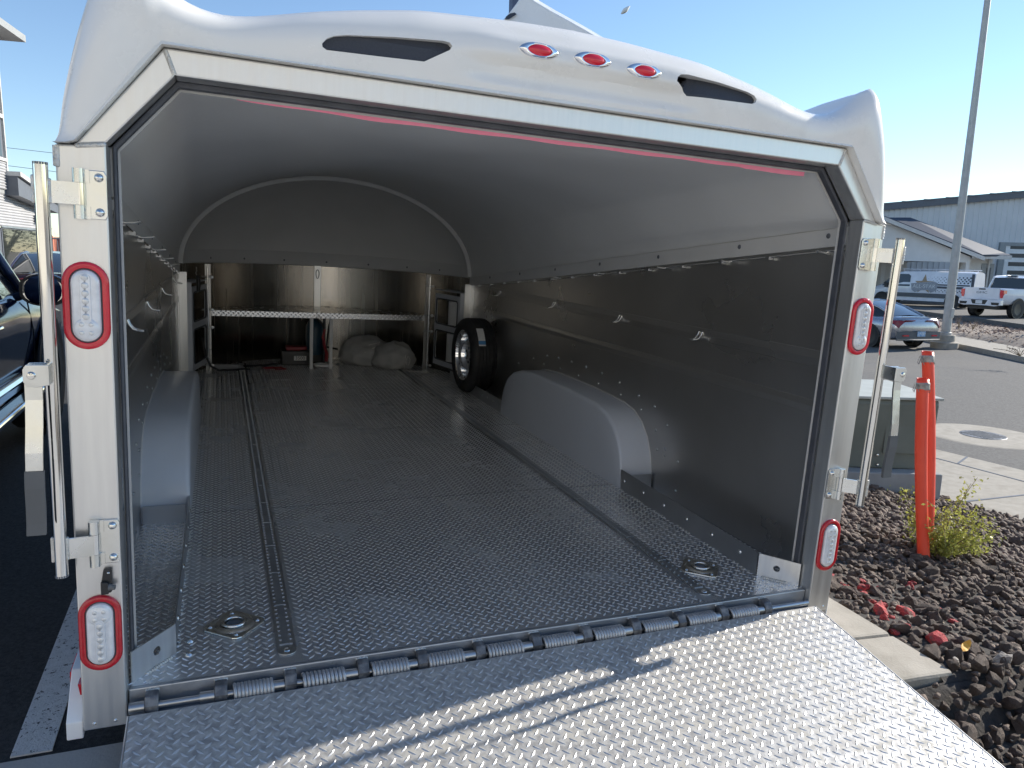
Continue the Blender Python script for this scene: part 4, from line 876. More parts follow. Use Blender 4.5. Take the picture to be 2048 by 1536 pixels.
# --- corner cabinets with round-cornered openings
def rrect(x0, x1, z0, z1, r, n=5):
    P = []
    for cx, cz, a0 in ((x1 - r, z1 - r, 0), (x0 + r, z1 - r, 90), (x0 + r, z0 + r, 180), (x1 - r, z0 + r, 270)):
        for k in range(n): a_ = math.radians(a0 + 90 * k / (n - 1)); P.append((cx + r * math.cos(a_), cz + r * math.sin(a_)))
    return P
for sg in (-1, 1):
    A = np.array([sg * 1.04, 4.085]); B_ = np.array([sg * 0.945, 4.52]); dvv = B_ - A; Lc = np.linalg.norm(dvv); ux = dvv / Lc; nx = np.array([-ux[1], ux[0]]) * (1 if sg > 0 else -1)   # nx points into the trailer
    if nx[0] * sg > 0: nx = -nx
    M = Matrix(((ux[0], 0, nx[0], A[0]), (ux[1], 0, nx[1], A[1]), (0, 1, 0, 0), (0, 0, 0, 1)))
    fa = lambda a_, c_: tuple(M @ Vector((a_, c_, 0))); fb = lambda a_, c_: tuple(M @ Vector((a_, c_, -0.012)))
    b = MB(); op = [(0.04, 0.42, 0.44, 0.66), (0.04, 0.42, 0.12, 0.38)]
    z_edges = [0.03, 0.41, 0.73]
    for (x0, x1, z0, z1), (zb, zt) in zip(op, ((0.41, 0.73), (0.03, 0.41))):
        inn = rrect(x0, x1, z0, z1, 0.03); out = []
        cx, cz = (x0 + x1) / 2, (z0 + z1) / 2
        for x, z in inn:                              # cast each inner point to the panel edge
            dx_, dz_ = x - cx, z - cz; t_ = min((Lc / 2) / abs(dx_) if dx_ else 9, ((zt - cz) if dz_ > 0 else (cz - zb)) / abs(dz_) if dz_ else 9); out.append((min(Lc, max(0, cx + dx_ * t_)), cz + dz_ * t_))
        b.ring(inn, out, fa, fb)
    cab = b.build('corner_cabinet', FENDER, TR)
    b = MB(); b.pz([tuple(A), (sg * 1.126, 4.075), (sg * 1.126, 4.085), (A[0] + sg * .0, A[1] + 0.012)], 0.0, 0.73); b.pz([(A[0], A[1]), (sg * 1.126, 4.075), (sg * 1.10, 4.5), (B_[0], B_[1])], 0.731, 0.738); b.build('cabinet_side', FENDER, cab)
    b = MB()
    for x0, x1, z0, z1 in op: b.tube([fa(x, z) for x, z in rrect(x0, x1, z0, z1, 0.03)], 0.007, 6, closed=True)
    b.build('opening_trim', SEAL, cab, smooth=60)
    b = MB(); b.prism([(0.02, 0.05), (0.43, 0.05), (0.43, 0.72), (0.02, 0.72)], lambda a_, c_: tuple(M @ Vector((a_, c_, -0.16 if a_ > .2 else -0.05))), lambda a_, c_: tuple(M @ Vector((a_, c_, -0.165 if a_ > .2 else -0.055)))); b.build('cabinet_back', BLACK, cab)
# --- short exterior wheels under the sides
for sg in (-1, 1):
    for y in (1.65, 2.3):
        b = MB().lathe([(0.2, -0.06), (0.29, -0.07), (0.315, -0.06), (0.32, 0), (0.315, 0.06), (0.29, 0.07), (0.2, 0.06)], (sg * 1.052, y, -0.03), (1, 0, 0), 28); b.build('road_tyre', RUBBER, TR, smooth=50)

# ================================================================== THINGS IN THE TRAILER
note = lambda *p: tuple(p)
def roll(cx, cy, z0, z1, r, lab):
    t = thing('paper_towel_roll', lab, 'paper roll', (cx, cy, z0), group='paper rolls in the cabinet openings')
    MB().lathe([(0.02, 0), (r, 0), (r, z1 - z0), (0.02, z1 - z0)], (0, 0, 0), (0, 0, 1), 24, True).build('paper', PAPER, t, smooth=40)
    MB().lathe([(0.019, -0.012), (0.019, z1 - z0 + 0.012), (0.0001, z1 - z0 + 0.012)], (0, 0, 0), (0, 0, 1), 12).build('holder', ZINC, t, smooth=40)
roll(1.055, 4.235, 0.45, 0.65, 0.068, 'white paper roll inside the upper opening of the right corner cabinet')
roll(1.055, 4.235, 0.13, 0.37, 0.072, 'white paper roll inside the lower opening of the right corner cabinet')
# spare wheel
wc = (1.0, 3.55, 0.29)
t = thing('spare_wheel', 'spare wheel with black tyre and polished alloy rim standing against the right wall', 'wheel', (wc[0], wc[1], 0.0))
tp = [(0.196, -0.086), (0.205, -0.097), (0.225, -0.105), (0.25, -0.106), (0.272, -0.096), (0.285, -0.078)]
gro = []
for k in range(5):
    c_ = -0.052 + k * 0.026; gro += [(0.2895, c_ - 0.010), (0.2895, c_ - 0.0045), (0.283, c_ - 0.0035), (0.283, c_ + 0.0035), (0.2895, c_ + 0.0045)]
tp2 = tp + gro + [(r, -h) for r, h in tp[::-1]]
MB().lathe([(r, h) for r, h in tp2], (0, 0, 0.29), (1, 0, 0), 56).build('tyre', RUBBER, t, smooth=35)
rim_ = MB().lathe([(0.200, -0.088), (0.197, -0.093), (0.189, -0.090), (0.182, -0.070), (0.173, -0.064), (0.168, -0.03), (0.158, -0.012), (0.148, -0.008), (0.148, 0.02), (0.175, 0.07), (0.197, 0.088)], (0, 0, 0.29), (1, 0, 0), 48).build('rim', CHROME, t, smooth=35)
b = MB()
for k in range(6):
    a_ = k * math.pi / 3 + 0.2; ca, sa = math.cos(a_), math.sin(a_)
    pts = [(0.05, -0.035, -.026), (0.152, -0.018, -.03), (0.152, -0.018, .03), (0.05, -0.035, .026)]
    V = [(h, ca * r - sa * w, 0.29 + sa * r + ca * w) for r, h, w in pts] + [(h + 0.02, ca * r - sa * w, 0.29 + sa * r + ca * w) for r, h, w in pts]
    b.add(V, [(0, 1, 2, 3), (7, 6, 5, 4), (0, 4, 5, 1), (1, 5, 6, 2), (2, 6, 7, 3), (3, 7, 4, 0)])
b.build('spokes', ALU, t)
MB().lathe([(0.034, -0.05), (0.038, -0.046), (0.075, -0.036), (0.075, 0.0), (0.034, 0.0)], (0, 0, 0.29), (1, 0, 0), 24, True).build('hub', ALU, t, smooth=35)
for k in range(6): a_ = k * math.pi / 3 + 0.5; MB().lathe([(0.0001, 0.014), (0.011, 0.012), (0.012, 0)], (-0.036, 0.055 * math.cos(a_), 0.29 + 0.055 * math.sin(a_)), (-1, 0, 0), 8).build('lug_nut', DARKT, t)
b = MB(); G = []
for k in range(9):
    an = math.radians(108 + k * 4.6); G.append([(-0.05 + 0.055 * j / 2, -0.2925 * math.sin(an - math.pi / 2 + 0.0) if False else 0.2925 * -math.cos(an - math.pi / 2), 0.29 + 0.2925 * math.sin(an - math.pi / 2 + 0) ) for j in range(3)])
G = [[(-0.055 + 0.055 * j / 2, -0.2915 * math.cos(e), 0.29 + 0.2915 * math.sin(e)) for j in range(3)] for e in np.radians(np.linspace(52, 22, 9))]
MB().grid(G).build('tyre_label', PAPER, t)
G = [[(-0.0548 + 0.0546 * j / 2, -0.2922 * math.cos(e), 0.29 + 0.2922 * math.sin(e)) for j in range(3)] for e in np.radians(np.linspace(30, 24, 4))]
MB().grid(G).build('label_print', STICK, t)
# cloth sacks
def sack(c, sx_, sy_, sz_, seed, label, yaw):
    r_ = np.random.default_rng(seed); t = thing('cloth_sack', label, 'sack', c, group='grey cloth sacks under the shelf', rot=Matrix.Rotation(yaw, 4, 'Z'))
    G = []; 
    fold = [(r_.normal(size=3), r_.uniform(4, 13), r_.uniform(0, 6)) for _ in range(12)]
    for i in range(25):
        th = math.pi * i / 24; row = []
        for k in range(41):
            ph = 2 * math.pi * k / 40; v = np.array([math.sin(th) * math.cos(ph), math.sin(th) * math.sin(ph), math.cos(th)])
            e = 1 + sum((0.13 / f) * math.sin(f * float(v @ n_) + p) for n_, f, p in fold)
            x, y, z = v * e; z = z if z > -0.55 else -0.55 + (z + .55) * 0.1
            row.append((x * sx_, y * sy_, (z + 0.59) * sz_ / 1.59))
        G.append(row)
    MB().grid(G).build('cloth', CLOTH, t, smooth=80); return t
s1 = sack((0.40, 4.86, 0), 0.24, 0.17, 0.265, 3, 'larger grey cloth sack lying behind, left of the other sack', 0.1)
s2 = sack((0.615, 4.66, 0), 0.19, 0.16, 0.245, 5, 'smaller grey cloth sack with hanging white cord loop, nearest the right rod', -0.2)
MB().tube([(-0.02, -0.15, 0.2), (0.06, -0.14, 0.215), (0.1, -0.1, 0.225), (0.06, -0.15, 0.19), (-0.06, -0.17, 0.135)], 0.004, 6).build('drawstring', CORD, s1, smooth=60)
MB().tube([(0.10, -0.14, 0.14), (0.11, -0.155, 0.06), (0.13, -0.15, 0.05), (0.145, -0.14, 0.10), (0.125, -0.145, 0.135), (0.1, -0.155, 0.08), (0.09, -0.16, 0.004), (0.2, -0.18, 0.004), (0.3, -0.2, 0.005)], 0.004, 6).build('drawstring', CORD, s2, smooth=60)
# winch box, jug, jack
t = thing('winch_box', 'black winch box with red lid and white 3500 sticker on the trailer floor', 'winch', (-0.235, 4.86, 0))
MB().box(-0.115, 0.13, -0.07, 0.08, 0, 0.13).build('case', BLACK, t, bevel=0.008)
MB().box(-0.075, 0.1, -0.06, 0.07, 0.131, 0.165).build('lid', REDP, t, bevel=0.008)
MB().box(-0.01, 0.095, -0.0725, -0.0705, 0.045, 0.085).build('sticker', PAPER, t)
lettering('3500', 0.042, BLACK, t, Matrix.Translation((0.042, -0.0745, 0.065)) @ Matrix.Rotation(math.pi / 2, 4, 'X'))
t = thing('plastic_jug', 'dark blue plastic jug with red cap behind the shelf leg', 'jug', (-0.05, 4.95, 0.0))
MB().lathe([(0.0001, 0), (0.075, 0), (0.08, 0.02), (0.08, 0.25), (0.06, 0.30), (0.028, 0.325), (0.028, 0.345)], (0, 0, 0.08), (0, 0, 1), 20).build('body', BLUEP, t, smooth=45)
MB().lathe([(0.034, 0.335), (0.034, 0.39), (0.0001, 0.395)], (0, 0, 0.08), (0, 0, 1), 16).build('cap', REDP, t, smooth=45)
MB().box(-0.08, 0.08, -0.06, 0.06, 0, 0.079).build('base_box', BLACK, t)
t = thing('trailer_jack', 'red handled jack with black straps and white ring foot between the shelf legs', 'jack', (0.0, 4.70, 0))
MB().tube([(0.075 * math.cos(a_), 0.05 * math.sin(a_), 0.02) for a_ in np.linspace(0, 2 * math.pi, 24, False)], 0.014, 8, closed=True).build('ring_foot', WHITEB, t, smooth=60)
MB().tube([(0.02, 0, 0.05), (0.025, 0, 0.12), (0.0, -0.01, 0.2), (-0.01, -0.012, 0.27), (0.005, -0.012, 0.34)], [0.016, 0.017, 0.013, 0.014, 0.009], 8).build('handle', REDP, t, smooth=60)
MB().tube([(0.0, 0, 0.04), (0.0, 0, 0.43)], 0.012, 8).build('stem', BLACK, t, smooth=60)
b = MB(); b.tube([(-0.07, 0, 0.44), (-0.02, -0.01, 0.385), (0.0, 0, 0.35)], 0.01, 6); b.tube([(0.06, 0, 0.44), (0.04, -0.01, 0.37), (0.03, 0, 0.27), (0.02, 0, 0.16)], 0.009, 6); b.tube([(0.03, 0, 0.18), (0.10, 0.0, 0.165), (0.12, 0, 0.16)], 0.009, 6); b.build('strap', BLACK, t, smooth=60)
t = thing('power_strip', 'grey power strip lying on the floor at the foot of the left rod', 'power strip', (-0.80, 4.62, 0.0))
MB().box(-0.095, 0.095, -0.025, 0.025, 0.0, 0.04).build('case', pm('strip_grey', (0.3, 0.3, 0.31), None, 0.5), t, bevel=0.004)
for k in range(4): MB().box(-0.07 + k * 0.04, -0.045 + k * 0.04, -0.012, 0.012, 0.0405, 0.043).build('socket', BLACK, t)
def cord(pts, r, name, mat, lab, group='cables on the trailer floor'):
    o = MB().tube(pts, r, 7).build(name, mat, smooth=60, org=pts[0]); o.matrix_world = FRAME @ Matrix.Translation(pts[0]); o['label'] = lab; o['category'] = 'cable'; o['group'] = group; return o
def wig(p, q, n, amp, seed, z=0.007):
    r_ = random.Random(seed); return [(p[0] + (q[0] - p[0]) * k / n + r_.uniform(-amp, amp), p[1] + (q[1] - p[1]) * k / n + r_.uniform(-amp, amp), z + (q[2] - z) * 0) for k in range(n + 1)]
cord([(-0.98, 4.52, 0.27), (-0.97, 4.5, 0.2), (-0.955, 4.48, 0.12), (-0.92, 4.46, 0.05), (-0.86, 4.47, 0.012), (-0.72, 4.53, 0.009), (-0.62, 4.56, 0.009)], 0.009, 'power_cable', BLACK, 'thick black cable dropping from the left cabinet to the power strip')
cord(wig((-0.68, 4.66), (-0.36, 4.78, 0), 9, 0.02, 2, 0.014), 0.008, 'black_cable', BLACK, 'black cable trailing from the power strip to the winch box')
cord([(-0.36, 4.66, .008), (-0.42, 4.60, .008), (-0.50, 4.585, .008), (-0.52, 4.61, .008), (-0.44, 4.65, .008), (-0.36, 4.62, .008), (-0.33, 4.56, .008), (-0.42, 4.545, .008)], 0.005, 'red_cable', REDP, 'thin red cable coiled on the floor in front of the winch box')
t = thing('bungee_strap', 'black hanging strap with hook on the rail end above the left cabinet', 'strap', (-1.005, 4.03, 0.80))
MB().tube([(0, 0, 0.055), (0.006, 0, 0.03), (-0.002, 0, 0.01), (0.004, 0, -0.005)], 0.0035, 6).build('hook', STEEL, t, smooth=60)
MB().tube([(0.004, 0, -0.005), (0.012, 0, -0.02), (0.016, 0, -0.07), (0.012, 0, -0.12)], [0.008, 0.014, 0.016, 0.012], 8).build('strap', BLACK, t, smooth=60)

# ================================================================== VEHICLES
def loft(ST, prof):
    """ST rows -> mirrored section sheets; prof(row) gives the half section from bottom centre to top centre"""
    G = []
    for r_ in ST:
        h = prof(r_); G.append([(x, r_[0], z) for x, z in h] + [(-x, r_[0], z) for x, z in h[-2::-1]])
    b = MB().grid(G); m = len(G[0]); n = len(G)
    b.f.append(tuple(range(m))); b.f.append(tuple(range((n - 1) * m, n * m))[::-1]); return b
def lower(r_):
    y, hl, zl, hm, zm, hb, zb, zt = r_
    return [(0, zl), (hl * .86, zl), (hl, zl + .06), (hm, zm), (hm * .995, zm + (zb - zm) * .55), (hb, zb), (hb * .88, zb + (zt - zb) * .75), (hb * .5, zt - .004), (0, zt)]
def wheel(parent, x, y, r, w, rimr, rmat):
    sg = 1 if x > 0 else -1
    t = MB().lathe([(rimr, -w / 2), (r * .93, -w / 2), (r, -w * .36), (r, w * .36), (r * .93, w / 2), (rimr, w / 2)], (x, y, r), (1, 0, 0), 30, True).build('wheel', RUBBER, parent, smooth=40)
    b = MB().lathe([(rimr, w * .46), (rimr * .93, w * .40), (rimr * .88, w * .25), (rimr * .3, w * .32), (rimr * .2, w * .36), (0.001, w * .36)], (x, y, r), (sg, 0, 0), 24); b.build('rim', rmat, t, smooth=35)
    b = MB()
    for k in range(5):
        a_ = k * 2 * math.pi / 5 + .3; ca, sa = math.cos(a_), math.sin(a_); hx = x + sg * w * .42
        V = [(hx, y + ca * r0 - sa * w0, r + sa * r0 + ca * w0) for r0, w0 in ((.04, -.035), (rimr * .9, -.028), (rimr * .9, .028), (.04, .035))]; b.add(V + [(v[0] - sg * .03, v[1], v[2]) for v in V], [(0, 1, 2, 3), (0, 1, 5, 4), (1, 2, 6, 5), (2, 3, 7, 6), (3, 0, 4, 7)])
    b.build('spokes', rmat, t)
    b = MB().lathe([(r * 1.0, 0.0), (r * 1.16, 0.0), (r * 1.16, 0.012), (r * 1.10, 0.016), (r * 1.0, 0.004), (0.01, 0.004)], (x + sg * (w / 2 - 0.012), y, r + .03), (sg, 0, 0), 30); return b
def hrot(az): return Matrix.Rotation(-az, 4, 'Z')
def azpx(px, py=550): d = WF + WR * (px - 1024) / F_PX - WU * (py - 768) / F_PX; return math.atan2(d[0], d[1])

def suv(t):
    ST = [(-2.4, .80, .45, .84, .7, .82, .95, 1.0), (-2.3, .88, .38, .92, .72, .88, .98, 1.02), (-1.2, .90, .34, .945, .74, .905, 1.0, 1.03), (0, .90, .34, .94, .74, .905, .985, 1.02), (.7, .90, .34, .94, .74, .90, .97, 1.02), (1.0, .90, .34, .94, .74, .895, .955, 1.06), (1.5, .90, .36, .945, .74, .875, .93, 1.03), (2.0, .88, .38, .93, .70, .82, .86, .97), (2.3, .80, .40, .84, .66, .72, .80, .86), (2.42, .62, .44, .66, .62, .58, .74, .78)]
    loft(ST, lower).build('body', NAVY, t, smooth=45)
    CB = [(-2.3, .84, .98, .62, 1.55), (-1.9, .87, .99, .67, 1.68), (-.6, .88, .99, .70, 1.735), (.1, .88, .985, .68, 1.70), (.45, .875, .975, .66, 1.62), (1.18, .84, .96, .80, 1.04)]
    G = [[(hb, y, zb), (hb * .5 + hr * .5 + .012, y, (zb + zr) / 2), (hr, y, zr)] for y, hb, zb, hr, zr in CB]
    for sg in (-1, 1):
        MB().grid([[(sg * x, y, z) for x, y, z in r_] for r_ in G]).build('side_window', CARGL, t, smooth=40)
        b = MB()
        for (y0, h0, z0, w0, q0) in (CB[2],): b.tube([(sg * (h0 + .003), y0, z0), (sg * (w0 + .003), y0, q0)], .035, 6)
        b.tube([(sg * (hb + .004), y + .0, zb) for y, hb, zb, hr, zr in CB], .012, 6); b.build('window_frame', CHROME, t, smooth=60)
        b = MB(); b.tube([(sg * .845, 1.22, .97), (sg * .775, .85, 1.28), (sg * .69, .38, 1.645), (sg * .70, -.1, 1.72), (sg * .71, -.6, 1.745), (sg * .68, -1.9, 1.69)], .036, 8); b.build('roof_rail', NAVY, t, smooth=60)
        for yh in (-1.0, .06): b = MB(); b.tube([(sg * .938, yh - .10, .865), (sg * .972, yh - .085, .868), (sg * .972, yh + .085, .872), (sg * .938, yh + .10, .872)], .013, 7); b.build('door_handle', CHROME, t, smooth=60)
        b = MB(); b.box(min(sg * .88, sg * 1.0), max(sg * .88, sg * 1.0), -1.15, 1.0, .345, .385); b.build('running_board', CHROME, t, bevel=.012)
        b = MB(); b.tube([(sg * .948, -1.0, .52), (sg * .95, .95, .50)], .022, 6); b.build('side_moulding', CHROME, t, smooth=60)
        b = MB()
        for yy_ in (.98, -.26): b.tube([(sg * .946, yy_, .42), (sg * .947, yy_ + .01, .75), (sg * .915, yy_ + .02, .97)], .0045, 4)
        b.build('door_gap', BLACK, t)
        mr = MB(); G2 = []
        for i in range(9):
            th = math.pi * i / 8; G2.append([(sg * 1.06 + .135 * math.sin(th) * math.cos(p) if True else 0, .80 + .085 * math.cos(th), 1.04 + .105 * math.copysign(abs(math.sin(p)) ** .8, math.sin(p)) * math.sin(th) ** .5) for p in np.linspace(0, 2 * math.pi, 25)])
        mr.grid(G2); mr.tube([(sg * .89, .84, .985), (sg * .99, .82, 1.03)], .03, 7); mo = mr.build('door_mirror', NAVY, t, smooth=60)
        G2 = [[(sg * 1.06 + .11 * s_ * math.cos(p), .745 - .02 * 0, 1.04 + .082 * s_ * math.copysign(abs(math.sin(p)) ** .7, math.sin(p))) for p in np.linspace(0, 2 * math.pi, 25)] for s_ in (1, .5, .01)]
        MB().grid(G2).build('mirror_glass', CHROME, mo)
        G2 = [[(sg * 1.06 + .13 * s_ * math.cos(p), .752 + (1 - s_) * .0, 1.04 + .10 * s_ * math.copysign(abs(math.sin(p)) ** .7, math.sin(p))) for p in np.linspace(0, 2 * math.pi, 25)] for s_ in (1, .8)]
        MB().grid(G2).build('mirror_rim', BLACK, mo)
    MB().grid([[(hr, y, zr), (hr * .5, y, zr + .025), (0, y, zr + .03), (-hr * .5, y, zr + .025), (-hr, y, zr)] for y, hb, zb, hr, zr in CB[:5]]).build('roof', NAVY, t, smooth=40)
    MB().grid([[(w_, y, z), (0, y + .04, z + .01), (-w_, y, z)] for w_, y, z in ((.66, .45, 1.62), (.75, .85, 1.3), (.80, 1.18, 1.04))]).build('windscreen', CARGL, t, smooth=40)
    for sx in (-1, 1):
        for y in (-1.5, 1.45): wheel(t, sx * .84, y, .37, .24, .25, CHROME).build('wheel_arch', BLACK, t, smooth=40)
cs = np.array([-2.93, 2.78, GZ + .006])
t = thing('parked_suv', 'dark navy parked SUV with chrome trim at the left edge beside the trailer', 'car', tuple(cs), True, Matrix.Rotation(0.0, 4, 'Z')); suv(t)

def sedan(t, paint, plate=True):
    ST = [(-2.45, .70, .38, .76, .60, .74, .80, .94), (-2.40, .78, .32, .84, .62, .80, .86, 1.0), (-2.2, .86, .30, .91, .66, .84, .92, 1.03), (-1.6, .88, .26, .925, .68, .84, .93, 1.0), (-.6, .87, .24, .915, .66, .86, .92, .96), (.6, .87, .24, .915, .66, .86, .90, .94), (1.2, .88, .25, .92, .66, .83, .87, .97), (1.9, .86, .26, .90, .62, .78, .78, .86), (2.35, .74, .28, .78, .56, .66, .66, .72), (2.47, .55, .32, .58, .52, .5, .60, .64)]
    loft(ST, lower).build('body', paint, t, smooth=45)
    CB = [(-2.0, .66, .99, .60, 1.02), (-1.35, .74, .97, .56, 1.26), (-.75, .80, .95, .555, 1.405), (-.1, .82, .93, .56, 1.445), (.45, .82, .92, .54, 1.39), (1.35, .76, .93, .70, .97)]
    for sg in (-1, 1):
        MB().grid([[(sg * hb, y, zb), (sg * (hb * .5 + hr * .5 + .02), y, (zb + zr) / 2), (sg * hr, y, zr)] for y, hb, zb, hr, zr in CB]).build('side_window', CARGL, t, smooth=40)
        MB().tube([(sg * (hr + .01), y, zr) for y, hb, zb, hr, zr in CB], .035, 7).build('roof_rail', paint, t, smooth=60)
        # lamp wrapping round the corner
        b = MB(); P = [(.25, -2.50, .93), (.62, -2.47, .93), (.82, -2.38, .92), (.925, -2.10, .90), (.925, -2.16, .86), (.885, -2.36, .78), (.80, -2.44, .68), (.75, -2.455, .76), (.62, -2.48, .88), (.25, -2.505, .905)]
        b.add([(sg * x, y - .012, z) for x, y, z in P] + [(sg * x * .97, y + .05, z) for x, y, z in P], [tuple(range(10)), tuple(range(10, 20))[::-1]] + [(i, (i + 1) % 10, 10 + (i + 1) % 10, 10 + i) for i in range(10)]); b.build('tail_lamp', REDDK, t)
        b = MB(); b.box(min(sg * .45, sg * .66), max(sg * .45, sg * .66), -2.53, -2.40, .44, .475); b.build('bumper_reflector', REDL, t)
    MB().grid([[(hr * .93, y, zr + .004), (0, y, zr + .035), (-hr * .93, y, zr + .004)] for y, hb, zb, hr, zr in CB[:3]]).build('rear_window', CARGL, t, smooth=40)
    MB().grid([[(hr, y, zr), (0, y, zr + .04), (-hr, y, zr)] for y, hb, zb, hr, zr in CB[2:5]]).build('roof', paint, t, smooth=40)
    MB().grid([[(w_, y, z), (0, y + .05, z + .02), (-w_, y, z)] for w_, y, z in ((.54, .45, 1.39), (.63, .9, 1.19), (.70, 1.35, .97))]).build('windscreen', CARGL, t, smooth=40)
    b = MB(); b.grid([[(x, -2.45 - .085 * (1 - (x / .84) ** 2), z) for x in np.linspace(-.86, .86, 13)] for z in (.30, .36, .52, .57)]); b.build('rear_bumper', GREYP, t, smooth=50)
    b = MB(); b.grid([[(x, -2.44 - .06 * (1 - (x / .8) ** 2), z) for x in np.linspace(-.74, .74, 13)] for z in (1.0, 1.025, 1.0)]); b.build('boot_lip', paint, t)
    b = MB(); b.grid([[(x, -2.475 - .09 * (1 - (x / .84) ** 2), z) for x in np.linspace(-.84, .84, 13)] for z in (.325, .36)]); b.build('bumper_trim', CHROME, t)
    if plate:
        p = MB().box(-.155, .155, -2.56, -2.545, .435, .59).build('number_plate', PLATEB, t)
    for sx in (-1, 1):
        for y in (-1.45, 1.42): wheel(t, sx * .82, y, .335, .225, .235, CHROME).build('wheel_arch', BLACK, t, smooth=40)
va = azpx(1840, 660)
az = va - math.radians(47); pr = onz(1868, 699, WC[2] - RZ)              # right rear corner at ground level
ctr = pr + np.array([math.sin(az) * 2.35 - math.cos(az) * .80, math.cos(az) * 2.35 + math.sin(az) * .80, 0]); ctr[2] = RZ
t = thing('parked_sedan', 'silver sedan parked at the far kerb with red lamps and blue plate, seen from behind', 'car', tuple(ctr), False, hrot(az)); sedan(t, SILVER)

def pickup(t):
    ST = [(-2.95, .92, .62, .99, .85, .97, 1.30, 1.33), (-2.9, .94, .60, 1.01, .88, .99, 1.33, 1.36), (-1.0, .96, .58, 1.02, .9, .99, 1.34, 1.37), (1.0, .96, .58, 1.02, .9, .97, 1.28, 1.31), (1.3, .96, .58, 1.02, .9, .95, 1.26, 1.34), (2.4, .95, .58, 1.01, .9, .90, 1.2, 1.28), (2.85, .9, .6, .95, .85, .84, 1.1, 1.16), (2.95, .8, .62, .84, .82, .75, 1.0, 1.05)]
    loft(ST, lower).build('body', WHITEC, t, smooth=45)
    CB = [(-1.05, .93, 1.35, .76, 1.84), (-.85, .93, 1.35, .78, 1.90), (.1, .93, 1.32, .79, 1.94), (.7, .92, 1.31, .76, 1.88), (1.45, .88, 1.30, .82, 1.36)]
    for sg in (-1, 1):
        MB().grid([[(sg * hb, y, zb), (sg * hr, y, zr)] for y, hb, zb, hr, zr in CB]).build('side_window', CARGL, t)
        MB().tube([(sg * (hr + .012), y, zr) for y, hb, zb, hr, zr in CB], .05, 7).build('roof_rail', WHITEC, t, smooth=60)
        b = MB(); b.tube([(sg * .94, -1.07, 1.34), (sg * .78, -1.0, 1.88)], .05, 7); b.tube([(sg * .95, .05, 1.33), (sg * .81, .05, 1.93)], .04, 6); b.build('cab_pillar', WHITEC, t, smooth=60)
        b = MB(); P = [(.84, 1.30), (1.0, 1.28), (1.005, 1.13), (.96, .94), (.87, .93), (.83, 1.12)]
        b.prism([(sg * x, z) for x, z in P], lambda a_, c_: (a_, -2.985, c_), lambda a_, c_: (a_, -2.75, c_)); b.build('tail_lamp', REDL, t)
    MB().grid([[(x, y, z) for x in (-.78, 0, .78)] for y, z in ((-1.10, 1.36), (-1.0, 1.85))]).build('rear_window', CARGL, t)
    MB().grid([[(hr, y, zr), (0, y, zr + .04), (-hr, y, zr)] for y, hb, zb, hr, zr in CB[:4]]).build('roof', WHITEC, t, smooth=40)
    MB().box(-.26, .26, -.98, -.86, 1.925, 1.965).build('brake_lamp', GREYP, t, bevel=.01)
    tg = MB().box(-.82, .82, -2.992, -2.93, .86, 1.375).build('tailgate', WHITEC, t, bevel=.012)
    MB().box(-.80, .80, -2.998, -2.988, .98, 1.02).build('tailgate_crease', WHITEC, tg, bevel=.004)
    MB().box(-.16, .16, -2.999, -2.99, 1.28, 1.34).build('tailgate_handle', BLACK, tg, bevel=.006)
    lettering('GMC', .14, GREYP, tg, Matrix.Translation((0, -2.996, 1.15)) @ Matrix.Rotation(math.pi / 2, 4, 'X') @ Matrix.Scale(1.7, 4, (1, 0, 0)))
    b = MB(); P = [(-.99, .84), (.99, .84), (1.0, .60), (.72, .54), (.40, .56), (-.40, .56), (-.72, .54), (-1.0, .60)]; b.py(P, -3.12, -2.90); bp_ = b.build('rear_bumper', WHITEC, t, bevel=.02)
    for sg in (-1, 1): b = MB(); b.py([(sg * .56, .72), (sg * .94, .72), (sg * .92, .60), (sg * .60, .60)], -3.123, -3.1); b.build('bumper_step', BLACK, bp_)
    MB().py([(-.40, .82), (.40, .82), (.30, .62), (-.30, .62)], -3.122, -3.1).build('plate_recess', BLACK, bp_)
    MB().box(-.155, .155, -3.13, -3.122, .64, .795).build('number_plate', PAPER, bp_)
    MB().box(-.7, .7, -2.8, 2.6, .38, .6).build('chassis', BLACK, t)
    for sx in (-1, 1):
        for y in (-1.85, 1.85): wheel(t, sx * .90, y, .42, .29, .27, GREYP).build('wheel_arch', BLACK, t, smooth=40)
va = azpx(1970, 600); az = va + math.radians(33); q = onz(1968, 634, 1.95)
ctr = np.array([q[0] + math.sin(az) * 2.6, q[1] + math.cos(az) * 2.6, LZ])
t = thing('pickup_truck', 'white pickup truck with GMC lettering on its tailgate parked in the yard', 'truck', tuple(ctr), False, hrot(az)); pickup(t)

